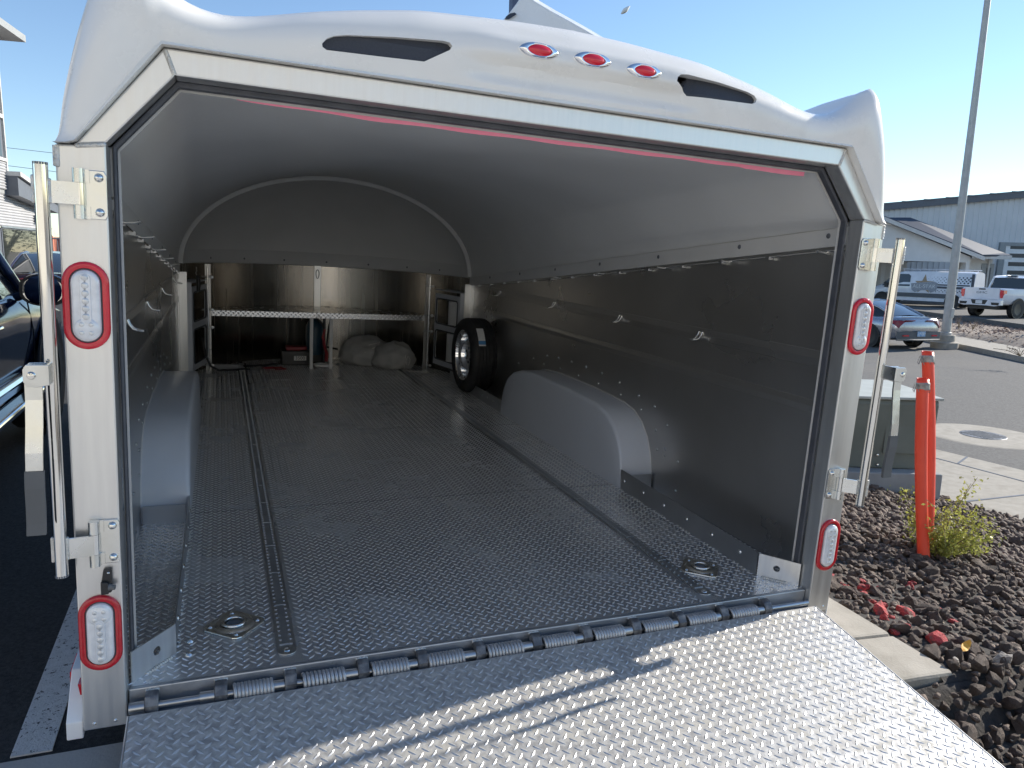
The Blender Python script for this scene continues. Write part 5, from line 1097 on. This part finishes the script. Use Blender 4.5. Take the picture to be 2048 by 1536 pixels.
def van(t):
    def sec(r_):
        y, hl, zl, hm, zm, hb, zb, zt = r_
        return [(0, zl), (hl * .9, zl), (hl, zl + .06), (hm, zm), (hm, zm + (zb - zm) * .5), (hb, zb), (hb * .93, zt - .07), (hb * .7, zt), (0, zt + .02)]
    ST = [(-2.95, .95, .45, 1.0, .9, .90, 1.75, 2.05), (-2.85, .97, .42, 1.02, .9, .92, 1.78, 2.10), (.8, .97, .38, 1.02, .9, .92, 1.78, 2.12), (1.05, .97, .38, 1.02, .9, .91, 1.72, 2.07), (1.35, .97, .38, 1.02, .9, .90, 1.55, 1.86), (1.75, .97, .38, 1.02, .9, .92, 1.33, 1.52), (2.0, .97, .38, 1.01, .86, .90, 1.12, 1.30), (2.5, .95, .38, .98, .8, .86, 1.02, 1.14), (2.9, .85, .40, .88, .7, .76, .92, 1.0), (3.0, .72, .45, .74, .66, .62, .82, .86)]
    loft(ST, sec).build('body', WHITEC, t, smooth=40)
    for sg in (-1, 1):
        X = lambda v: sg * v
        b = MB(); P = [(.42, 1.18), (2.02, 1.18), (1.62, 1.58), (1.20, 1.90), (.56, 1.90), (.44, 1.80)]
        hw = lambda z: 1.035 - .10 * max(0, (z - 1.2)) / .7
        b.add([(X(hw(z)), y, z) for y, z in P] + [(X(hw(z) - .04), y, z) for y, z in P], [tuple(range(6)), tuple(range(6, 12))[::-1]] + [(i, (i + 1) % 6, 6 + (i + 1) % 6, 6 + i) for i in range(6)]); b.build('side_window', CARGL, t)
        b = MB(); b.box(min(X(1.0), X(1.04)), max(X(1.0), X(1.04)), -1.6, 1.75, .56, .80); b.build('side_cladding', GREYP, t, bevel=.01)
        b = MB(); b.box(min(X(1.0), X(1.03)), max(X(1.0), X(1.03)), -1.6, 1.75, .34, .52); b.build('sill_panel', WHITEC, t, bevel=.01)
        b = MB(); b.box(min(X(1.03), X(1.2)), max(X(1.03), X(1.2)), 1.62, 1.82, 1.08, 1.38); b.build('door_mirror', BLACK, t, bevel=.03)
        b = MB(); b.tube([(X(.8), 2.72, .95), (X(.93), 2.35, 1.04)], .07, 8); b.build('headlamp', CLEARL, t, smooth=60)
        b = MB(); b.tube([(X(.75), -2.8, 2.2), (X(.75), 1.0, 2.2)], .025, 6)
        for y in np.linspace(-2.6, .9, 5): b.tube([(X(.75), y, 2.08), (X(.75), y, 2.2)], .02, 5)
        b.build('roof_rack', WHITEC, t, smooth=60)
        # printed wrap: tan star, grey lettering band, rows of dots growing towards the back
        w0 = lambda z: X(1.024 if z < 1.35 else 1.024 - .10 * (z - 1.35) / .45)
        b = MB(); st = []
        for k in range(10): a_ = math.pi / 2 + k * math.pi / 5; r0 = .60 if k % 2 == 0 else .25; st.append((-.35 + r0 * .9 * math.cos(a_), 1.32 + r0 * math.sin(a_)))
        b.add([(w0(z) + sg * .004, y, z) for y, z in st] + [(w0(1.32) + sg * .004, -.35, 1.32)], [(i, (i + 1) % 10, 10) for i in range(10)]); b.build('star_print', GOLD, t)
        P = [(.36, 1.36), (-.1, 1.42), (-.9, 1.50), (-1.1, 1.4), (-1.05, .98), (-.75, .84), (-.6, 1.0), (-.2, .96), (.1, .84), (.3, .98)]
        b = MB(); b.add([(X(1.029), y, z) for y, z in P], [tuple(range(10))]); b.build('badge_print', VGRAD, t)
        b = MB(); b.add([(X(1.028), y, z) for y, z in [(-1.0, 1.36), (-2.75, 1.36), (-2.75, 1.28), (-1.0, 1.28)]], [(0, 1, 2, 3)]); b.add([(X(1.028), y, z) for y, z in [(-1.0, 1.24), (-2.75, 1.24), (-2.75, 1.10), (-1.0, 1.12)]], [(0, 1, 2, 3)]); b.build('band_print', GRAPH, t)
        b = MB()
        for i in range(12):
            for z in (1.46, 1.56, 1.66, 1.76, 1.0, .92):
                r0 = .012 + .0035 * i if z > 1.2 else .02 + .0022 * i; y = -.55 - i * .19 - (.09 if int(z * 10) % 2 else 0); b.add([(w0(z) + sg * .003, y + r0 * math.cos(a_), z + r0 * math.sin(a_)) for a_ in np.linspace(0, 2 * math.pi, 8, False)], [tuple(range(8))])
        stuff(b.build('dot_print', GRAPH, t))
        Mx = Matrix.Translation((X(1.033), -.36, 1.20)) @ Matrix(((0, 0, sg, 0), (sg, 0, 0, 0), (0, 1, 0, 0), (0, 0, 0, 1))) @ Matrix.Scale(.95, 4, (1, 0, 0))
        lettering('ALL-STAR', .30, PAPER, t, Mx)
        b = MB(); b.box(min(X(1.021), X(1.027)), max(X(1.021), X(1.027)), -2.94, -2.80, .6, 1.98); b.build('rear_edge_print', GRAPH, t)
    MB().grid([[(x * f, y, z) for x in (-1, -.5, 0, .5, 1)] for f, y, z in ((.84, 1.27, 1.96), (.86, 1.62, 1.66), (.86, 2.02, 1.31))]).build('windscreen', CARGL, t, smooth=40)
    MB().box(-.6, .6, 2.96, 3.02, .5, .78).build('grille', BLACK, t, bevel=.02)
    for sx in (-1, 1):
        for y in (-1.95, 1.95): wheel(t, sx * .93, y, .36, .24, .235, CHROME).build('wheel_arch', BLACK, t, smooth=40)
va = azpx(1840, 600); az = va - math.radians(72); q = onz(1842, 612, 1.95)
ctr = np.array([q[0], q[1], LZ])
t = thing('work_van', 'white work van with black dotted ALL-STAR wrap parked under the carport', 'van', tuple(ctr), False, hrot(az)); van(t)

# ================================================================== BUILDINGS AND BACKGROUND
fa_ = np.array([WF[0], WF[1]]); fa_ /= np.linalg.norm(fa_); ra_ = np.array([fa_[1], -fa_[0]])
def fr(px, py, D):                                   # frontal coordinates (u to the right, d away, z) of a photo point
    p = at(px, py, D); return float((p[:2] - WC[:2]) @ ra_), float((p[:2] - WC[:2]) @ fa_), float(p[2])
Mfr = Matrix(((ra_[0], fa_[0], 0, WC[0]), (ra_[1], fa_[1], 0, WC[1]), (0, 0, 1, 0), (0, 0, 0, 1)))
def bthing(name, label, cat, u, d, z):
    return thing(name, label, cat, tuple(Mfr @ Vector((u, d, z))), False, Mfr.to_3x3().to_4x4())
# large ribbed metal building
DB = 54.0
uL, d0, zL = fr(1700, 424, DB); uR, _, zR = fr(2048, 393, DB); sl_ = (zR - zL) / (uR - uL)
t = bthing('metal_warehouse', 'large blue grey ribbed metal warehouse with tall white overhead door at far right', 'building', 0, d0, LZ)
U0, U1 = uL - 22, uR + 26; zt = lambda u: zL + sl_ * (u - uL) - LZ
ribs = []
u = U0
while u < U1:
    for du, dd in ((0, 0), (.10, 0), (.13, -.045), (.20, -.045), (.23, 0)): ribs.append((u + du, dd))
    u += .42
b = MB(); b.grid([[(x, y, z) for z in (0, zt(x))] for x, y in ribs]); b.build('ribbed_wall', SIDING, t)
b = MB(); b.box(U0, U1, .05, 30, 0, zt(U0)); b.build('rear_walls', SIDING, t)
b = MB(); b.prism([(U0 - .3, zt(U0) - .1), (U1 + .3, zt(U1) - .1), (U1 + .3, zt(U1) + .42), (U0 - .3, zt(U0) + .42)], lambda a_, c_: (a_, -.35, c_), lambda a_, c_: (a_, 30, c_)); rf = b.build('roof', DARKT, t)
b = MB(); u = U0
while u < U1: b.box(u, u + .8, -.4, -.35, zt(u) + .36, zt(u) + .46); u += 1.6
b.build('roof_edge_cap', DARKT, rf)
ud, _, zd = fr(2016, 492, DB)
zd -= LZ; b = MB(); b.box(ud, ud + 4.6, -.12, -.06, 0, zd); dr = b.build('overhead_door', WHITEB, t)
for k in range(7): b = MB(); b.box(ud + .05, ud + 4.55, -.135, -.125, k * .63 + .02, k * .63 + .60); b.build('door_panel', WHITEB, dr, bevel=.01)
for k in range(7): b = MB(); b.box(ud + .35, ud + 4.2, -.15, -.136, k * .63 + .16, k * .63 + .46); b.build('door_window', DOORGL, dr)
b = MB(); b.box(ud - .45, ud - .02, -.2, -.02, 0, zd + .28); b.box(ud - .02, ud + 4.8, -.2, -.02, zd + .02, zd + .28); b.build('door_frame', SHADE, t)
# low gabled building with a carport in front of it
DG = 44.0
P = lambda px, py, D=DG: fr(px, py, D)
ue, dg_, ze = P(1950, 510); ur, _, zr_ = P(1715, 420); uw, _, zw = P(1932, 525); ux, _, _ = P(2003, 510)
t = bthing('gabled_workshop', 'low pale grey gabled workshop with slate blue roof and open carport behind the van', 'building', 0, dg_, LZ)
E0, R0, W0 = ze - LZ, zr_ - LZ, zw - LZ
uc, _, _ = P(1934, 525); ul = ur - (ue - ur)
# gable wall over the carport opening
b = MB(); b.py([(ul, E0), (ul, W0), (ue - .25, W0), (ue - .25, E0 - .12), (ur, R0 - .1)], 0, .25); b.build('gable_wall', STUCCO, t)
b = MB(); b.box(uc, ue - .25, 0, .45, 0, W0 - .003); b.build('corner_pier', STUCCO, t); MB().box(ul, ul + .8, 0, .3, 0, W0 - .003).build('corner_pier', STUCCO, t)
b = MB(); b.grid([[(x, 7.5 + (0.05 if i % 2 else 0), z) for z in (0, W0 + 1)] for i, x in enumerate(np.arange(ul, ue, .3))]); b.build('carport_back_wall', SIDING, t)
b = MB(); b.box(ul, ue, .26, 7.4, W0 + .05, W0 + .15); b.build('carport_ceiling', STUCCO, t)
b = MB(); rise = (R0 - E0) / (ue - ur)
for sg in (-1, 1):
    e0 = ue + .35 if sg > 0 else ul - .35; b.add([(ur, -.4, R0 + .06), (e0, -.4, R0 - rise * abs(e0 - ur) + .06), (e0, 9.4, R0 - rise * abs(e0 - ur) + .06), (ur, 9.4, R0 + .06)], [(0, 1, 2, 3)])
m_ = b.build('roof', ROOFD, t); md = m_.modifiers.new('thick', 'SOLIDIFY'); md.thickness = .12
b = MB(); e0 = ue + .35; b.prism([(ur, R0 + .02), (e0, R0 - rise * (e0 - ur) + .02), (e0, R0 - rise * (e0 - ur) - .22), (ur, R0 - .22)], lambda a_, c_: (a_, -.46, c_), lambda a_, c_: (a_, -.41, c_)); b.build('rake_board', TRIM, t)
# side wing with the door, hip eave facing the yard
wu1 = ux + .1; b = MB(); b.box(ue - .24, wu1, .9, 1.1, 0, E0 - .15); b.build('wing_wall', STUCCO, t)
b = MB(); f0, f1, f2, f3 = (fr(1712, 419, DG), fr(2008, 506, DG + 3), fr(1812, 436, DG + 9.5), fr(1700, 436, DG + 9.5)); b.add([(ue + .2, -.42, E0 + .02), (wu1 + .35, -.2, E0 + .05), (f1[0], 3, f1[2] - LZ), (f2[0], 9.5, f2[2] - LZ), (f3[0], 9.5, f3[2] - LZ), (f0[0], -.42, R0 + .1)], [(0, 1, 2, 3), (0, 3, 4, 5)]); m_ = b.build('wing_roof', ROOFD, t); md = m_.modifiers.new('thick', 'SOLIDIFY'); md.thickness = .1
b = MB(); b.prism([(ue - .3, E0 - .22), (wu1 + .36, E0 - .22), (wu1 + .36, E0 + .02), (ue - .3, E0 + .02)], lambda a_, c_: (a_, -.28, c_), lambda a_, c_: (a_, -.2, c_)); b.build('eave_board', TRIM, t)
u0d, _, z0d = P(1963, 527, DG + 1); u1d, _, _ = P(1988, 527, DG + 1)
b = MB(); b.box(u0d, u1d, .86, .9, 0, z0d - LZ); dd_ = b.build('door', SHADE, t); b = MB(); b.box(u0d + .3, u1d - .2, .83, .858, .1, z0d - LZ - .25); b.build('door_leaf', GREYP, dd_)
b = MB(); b.tube([(wu1 - .25, .84, 0), (wu1 - .25, .84, E0 - .2)], .06, 6); b.build('downpipe', TRIM, t)
b = MB(); b.box(uc + .55, uc + .85, -.12, -.002, 1.2, 2.2); b.build('meter_box', GREYP, t)
# street light pole
bp0 = onz(1890, 678, WC[2] - RZ - .3); bp0[2] = RZ + .14
t = thing('street_light_pole', 'tall galvanised street light pole on a round concrete footing by the far kerb', 'street light', tuple(bp0), False)
MB().lathe([(0.0001, .30), (.27, .30), (.29, .27), (.29, .1), (.40, .06), (.40, -.3)], (0, 0, 0), (0, 0, 1), 28).build('footing', CONC, t, smooth=35)
MB().lathe([(.17, .30), (.17, .37), (.135, .39), (.13, 1.2), (.085, 11.0)], (0, 0, 0), (0, 0, 1), 20).build('pole', GALV, t, smooth=40)
MB().box(-.07, .07, -.16, -.12, .85, 1.15).build('hand_hole', GALV, t, bevel=.01)
b = MB(); b.tube([(0, 0, 10.9), (.9, .3, 11.3), (2.0, .6, 11.4)], .045, 8); b.build('arm', GALV, t, smooth=60)
b = MB(); b.box(1.9, 2.7, .42, .85, 11.33, 11.5); b.build('lamp_head', GREYP, t, bevel=.04)
# dry weeds on the verge
def weed(px, py, h, seed, lab):
    p = onz(px, py, WC[2] - RZ - .35); r_ = np.random.default_rng(seed); t = thing('dry_weed', lab, 'weed', tuple(p), False, group='dry weeds on the verge')
    b = MB(); L_ = []
    for k in range(9):
        e = np.array([r_.normal() * .22, r_.normal() * .22, h * r_.uniform(.5, 1)]); b.tube([(0, 0, 0), tuple(e * .5 + [0, 0, .05]), tuple(e)], .007, 4)
        for q_ in range(10): L_.append(e * r_.uniform(.6, 1.05) + r_.normal(size=3) * .04)
    b.build('stem', STEMM, t); stuff(scatter_tri(np.array(L_), .03, 'seed_head', LITTER, t))
weed(1918, 662, .55, 1, 'taller pale dry weed behind the pole footing on the verge'); weed(1945, 660, .35, 2, 'low dry weed on the verge further right of the pole')
weed(2040, 712, .22, 4, 'small yellowish tuft at the kerb edge of the verge far right')

# ---- corrugated building on the left
ed = np.array([math.sin(math.radians(8)), math.cos(math.radians(8))]); en = np.array([ed[1], -ed[0]])
o0 = at(11, 543, 20.0); zs = float(o0[2]); zb0 = zs - .95
Mb = Matrix(((ed[0], en[0], 0, o0[0]), (ed[1], en[1], 0, o0[1]), (0, 0, 1, zb0), (0, 0, 0, 1)))
t = thing('corrugated_building', 'two storey building clad in silver horizontal corrugated metal at the left edge', 'building', tuple(Mb @ Vector((0, 0, 0))), False, Mb.to_3x3().to_4x4())
def corr(s0, s1, z0, z1, n0, mat=CORR, top=None):
    b = MB(); k = int((z1 - z0) / .076 * 6) + 1; G = []
    for i in range(k + 1):
        z = z0 + (z1 - z0) * i / k; row = []
        for s in (s0, s1):
            row.append((s, n0 + 0.017 * math.sin(z / .076 * 2 * math.pi), z))
        G.append(row)
    return b.grid(G)
def wallpt(px, py):                                  # hit of a photo ray with the wall plane, in wall coordinates
    d = WF + WR * (px - 1024) / F_PX - WU * (py - 768) / F_PX; n3 = np.array([en[0], en[1], 0]); tt = ((np.array(o0) - WC) @ n3) / (d @ n3); p = WC + d * tt - o0
    return float(p[:2] @ ed), float(p[2]) + .95
s_e, z_e = wallpt(16, 384); s_f, z_f = wallpt(72, 408); s_w0, z_w0 = wallpt(10, 456); s_w1, z_w1 = wallpt(73, 463); s_end = s_f + .9
# wing wall in three bands round the window
corr(-14, s_end, 0, .95, 0.0).build('lower_cladding', CORR, t, smooth=80)
zt_ = z_w0 + .04
G = []; k = int((z_e + .2 - zt_) / .076 * 6)
b = MB()
for i in range(k + 1):
    z = zt_ + (z_e + .2 - zt_) * i / k; s1 = s_end if z < z_f else s_e + (s_f - s_e) * (z_e - z) / (z_e - z_f) + .3
    G.append([(-14, 0.017 * math.sin(z / .076 * 2 * math.pi), z), (max(-.5, min(s1, s_end)), 0.017 * math.sin(z / .076 * 2 * math.pi), z)])
b.grid(G).build('upper_cladding', CORR, t, smooth=80)
b = MB(); b.box(-14, s_end, -.35, -.02, 0, z_w0); b.build('inner_wall', DARKT, t)
for k, (sa, sb) in enumerate(((-7.5, -4.1), (-3.9, -.30), (-.02, s_end - .15))):
    f = MB(); f.box(sa, sb, -.012, .0, .955, zt_ - .002); fo = f.build('window', DARKT, t)
    b = MB(); b.box(sa + .05, sb - .05, .001, .006, 1.0, zt_ - .06); b.build('pane', GLASS, fo)
    b = MB(); b.box(sa - .03, sb + .03, .0, .05, .93, .955); b.box(sa - .03, sb + .03, .0, .04, zt_ - .03, zt_ + .02); b.build('window_trim', ALUD, fo)
b = MB(); b.prism([(s_e - .2, z_e + .42), (s_f + .8, z_f + .05 + .0), (s_f + .8, z_f - .22), (s_e - .2, z_e - .1)], lambda a_, c_: (a_, .02, c_), lambda a_, c_: (a_, .34, c_)); b.build('eave_soffit', DARKT, t)
b = MB(); b.prism([(s_e - .2, z_e + .55), (s_f + .8, z_f + .18), (s_f + .8, z_f + .06), (s_e - .2, z_e + .43)], lambda a_, c_: (a_, -2, c_), lambda a_, c_: (a_, .42, c_)); b.build('wing_roof', TRIM, t)
s_c, _ = wallpt(12, 378); _, z_top = wallpt(0, 84)
st_, zt1 = wallpt(4, 318); _, zt0 = wallpt(1, 236)
corr(-14, s_c, zt_ + 1.0, zt1 - .06, .06).build('tower_cladding', CORR, t, smooth=80)
corr(-14, s_c - .12, zt0 + .1, z_top, .06).build('tower_cladding', CORR, t, smooth=80)
f = MB(); f.box(-6, s_c - .1, .03, .05, zt1, zt0); fo = f.build('window', DARKT, t); b = MB(); b.box(-5.9, s_c - .22, .052, .057, zt1 + .06, zt0 - .06); b.build('pane', GLASS, fo)
b = MB(); b.box(s_c - .03, s_c + .02, -.5, .09, zt_ + 1.0, z_top); b.box(-14, s_c + .02, -.5, .10, zt1 - .06, zt1 + .02); b.box(-14, s_c - .02, -.5, .10, zt0 - .02, zt0 + .08); b.build('tower_trim', TRIM, t)
b = MB(); b.box(-14, s_c - .06, -6, .02, zt_ + .9, z_top - .02); b.build('tower_core', SHADE, t)
b = MB(); b.box(-14, s_c + .25, -7, .7, z_top, z_top + .18); b.build('tower_roof', SHADE, t)
b = MB(); b.box(s_f - .25, s_f - .05, .01, .16, z_f - .55, z_f - .35); b.tube([(s_f - .15, .1, z_f - .38), (s_f - .15, .2, z_f - .3)], .02, 5); b.build('wall_lamp', DARKT, t)
# ---- sliver behind the post: house with tiled roof, tree, planter shrub, dark car
h0 = at(110, 560, 40.0); hz = float(at(110, 545, 40.0)[2]) - 1.6
def hpt(px, py, D=40.0): p = at(px, py, D); return p
zr0, zr1, zr2 = float(hpt(110, 505)[2]), float(hpt(110, 491)[2]), hz
t = thing('tiled_house', 'white house with terracotta tiled roof seen through the gap beside the left post', 'building', (h0[0], h0[1], hz), False, hrot(azpx(110, 500)))
b = MB(); b.box(-9, 3, 0, 7, -1, zr0 - hz); b.build('wall', STUCCO, t)
b = MB(); b.prism([(-.25, zr0 - hz - .02), (3.5, zr1 - hz + .5), (7.3, zr0 - hz - .02)], lambda a_, c_: (-9.4, a_, c_), lambda a_, c_: (3.4, a_, c_)); rf = b.build('roof', TERRA, t)
b = MB()
for k in range(30): x = -9 + k * .41; b.tube([(x, -.25, zr0 - hz + .04), (x, 3.4, zr1 - hz + .5)], .07, 5)
b.build('roof_tile', TERRA, rf, smooth=60)
f = MB(); f.box(-.15, .45, -.03, -.001, zr0 - hz - 1.25, zr0 - hz - .75); fo = f.build('window', TRIM, t); b = MB(); b.box(-.08, .38, -.04, -.031, zr0 - hz - 1.2, zr0 - hz - .8); b.build('pane', GLASS, fo)
b = MB()
for k in range(16): b.tube([(-2 + k * .25, -.6, zr0 - hz - .05), (-2 + k * .25, -.6, zr0 - hz + .75)], .02, 4)
b.tube([(-2, -.6, zr0 - hz + .75), (2, -.6, zr0 - hz + .75)], .03, 4); b.tube([(-2, -.6, zr0 - hz + .02), (2, -.6, zr0 - hz + .02)], .03, 4); b.build('balcony_rail', DARKT, t)
def tree(base, h, r, seed, label, group='trees beyond the trailer', n=2600):
    r_ = np.random.default_rng(seed); t = thing('leafy_tree', label, 'tree', tuple(base), False, group=group)
    b = MB(); b.tube([(0, 0, 0), (.05 * r, .03, h * .25), (0, .05, h * .5)], [.045 * h, .035 * h, .02 * h], 8); C_ = []
    for k in range(11):
        a_ = k * 2.4; e = np.array([math.cos(a_) * r * r_.uniform(.3, .75), math.sin(a_) * r * r_.uniform(.3, .75), h * r_.uniform(.5, .92)]); b.tube([(0, 0, h * r_.uniform(.2, .4)), tuple(e * [.5, .5, .8]), tuple(e)], [.018 * h, .01 * h, .004 * h], 5); C_.append(e)
    b.build('trunk', BARK, t, smooth=60); C_ = np.array(C_); ci = r_.integers(len(C_), size=n); Pn = C_[ci] + r_.normal(size=(n, 3)) * r * .2
    stuff(scatter_tri(Pn, r * .045, 'crown', TREEL, t))
tb = at(108, 545, 52.0); tree((tb[0], tb[1], hz), float(at(108, 474, 52.0)[2]) - hz, 2.2, 1, 'rounded green tree rising behind the tiled roof')
tb = at(112, 548, 36.0); tree((tb[0], tb[1], float(tb[2]) - .8), 1.25, .5, 2, 'small dark potted shrub in front of the white house wall', n=700)
for k, (x, y, h, w_) in enumerate(((9, 50, 5.2, 'nearest'), (15, 56, 5.8, 'tallest'), (21, 60, 5.4, 'rightmost'), (4, 58, 5, 'leftmost'))): tree((x, y, -1.0), h, 3.0, 10 + k, w_ + ' of four bushy green trees in a row beyond the trailer', n=1800)
dc = at(104, 590, 17.0)
az = azpx(112, 560) + .15; REDC = pm('dark_red_car_paint', (.03, .012, .018), None, .25, .3, 3, coat=.8)
t = thing('distant_car', 'dark car with red lamp half hidden behind the left trailer post', 'car', (dc[0] + .15, dc[1], float(at(110, 583, 17.0)[2]) - .55), False, hrot(az)); sedan(t, REDC, False)
# ---- overhead cables
for k, (a0, a1, lab) in enumerate((((10, 295), (107, 306), 'uppermost'), ((13, 331), (116, 344), 'middle'), ((16, 370), (98, 378), 'lowest'))):
    D = 65.0; p, q = at(*a0, D), at(*a1, D); d = q - p; A_, Z_ = p - d * 3.2, q + d * 6.0
    pts = [A_ + (Z_ - A_) * u for u in np.linspace(0, 1, 12)]
    o = MB().tube(pts, .022, 5).build('overhead_cable', CABLE, smooth=60, org=tuple(A_)); o.location = A_; tag(o, lab + ' of three thin overhead cables crossing the sky at left', 'cable', 'overhead cables at the left')
# ---- white fin of another trailer parked further ahead
D = 9.5
def pt(px, py, d=0): return at(px, py, D + d)
ob = np.array(pt(1085, 420)); 
t = thing('parked_trailer', 'white moulded roof fin of another trailer showing above the roof edge', 'trailer', tuple(ob), False)
out = [(1046, -14), (1032, 8), (1018, 26), (1006, 40), (1000, 120), (1260, 140), (1225, 92), (1172, 60), (1140, 42), (1100, 20), (1070, 2), (1056, -10)]
b = MB(); fr_ = [pt(*p) - ob for p in out]; bk_ = [pt(p[0] + 10, p[1], .5) - ob for p in out]; n = len(out)
b.add(fr_ + bk_, [tuple(range(n)), tuple(range(n, 2 * n))[::-1]] + [(i, (i + 1) % n, (i + 1) % n + n, i + n) for i in range(n)]); b.build('roof_fin', WHITE, t, bevel=.02)
b = MB(); so_ = [(1010, 38), (1012, 33), (1020, 27), (1029, 25), (1033, 28), (1028, 32), (1018, 38)]
b.add([pt(p[0], p[1], -.03) - ob for p in so_] + [pt(p[0], p[1], .02) - ob for p in so_], [tuple(range(7)), tuple(range(7, 14))[::-1]] + [(i, (i + 1) % 7, (i + 1) % 7 + 7, i + 7) for i in range(7)]); b.build('fin_vent', MESHB, t)
b = MB(); lo = pt(1140, 130) - ob; b.box(float(lo[0]) - 1.6, float(lo[0]) + .6, .2, 3.6, float(-ob[2]) - 1.0, float(lo[2]) + .3); b.build('body', WHITEB, t, bevel=.05)
for dy_ in (1.2, 2.1): MB().lathe([(.2, -.1), (.31, -.1), (.34, -.06), (.34, .06), (.31, .1), (.2, .1)], (float(lo[0]) + .62, dy_, float(-ob[2]) - .12), (1, 0, 0), 24, True).build('wheel', RUBBER, t, smooth=40)
MB().box(float(lo[0]) - 1.62, float(lo[0]) + .62, .19, 3.61, float(-ob[2]) + .25, float(-ob[2]) + .6).build('skirt_band', GREYP, t)
ob2 = np.array(at(1029, 60, 13.0)); t = thing('steel_post', 'dark blue steel post end standing behind the distant white fin', 'post', (ob2[0], ob2[1], -1.2), False)
MB().box(-.085, .085, -.085, .085, 0, float(at(1029, -40, 13.0)[2]) + 1.2).build('shaft', pm('post_blue', (.06, .08, .14), None, .5), t); MB().box(-.15, .15, -.15, .15, 0, .03).build('base_plate', DARKT, t)
# ---- short vapour trail
pv, qv = at(1242, 28, 3500), at(1260, 12, 3500)
o = MB().tube([pv + (qv - pv) * u for u in np.linspace(0, 1, 7)], [2, 7, 10, 11, 9, 6, 1.5], 8).build('vapour_trail', WHITEB, smooth=60, org=tuple(pv)); o.location = pv; tag(o, 'short white vapour trail high in the blue sky', 'vapour trail')

# ---- unseen pale building, added behind the camera to bounce sun onto the trailer's back
rb = Matrix.Rotation(math.radians(-27), 4, 'Z'); t = thing('added_bounce_building', 'unseen long pale stucco building with windows, added to bounce sunlight onto the trailer', 'building', (-8.5, -15.0, GZ), True, rb)
MB().box(-26, 20, -9, 0, 0, 7.5).build('wall', pm('pale_stucco', (0.66, 0.62, 0.54), (0.72, 0.68, 0.60), 0.9, 0, 2), t)
MB().box(-26.3, 20.3, -9.3, 0.3, 7.5, 8.0).build('parapet', TRIM, t)
for k in range(9):
    x = -23 + k * 5; f = MB().box(x, x + 2.0, 0.002, 0.05, 2.6, 4.2).build('window', DARKT, t); MB().box(x + .08, x + 1.92, 0.052, 0.06, 2.68, 4.12).build('pane', GLASS, f)
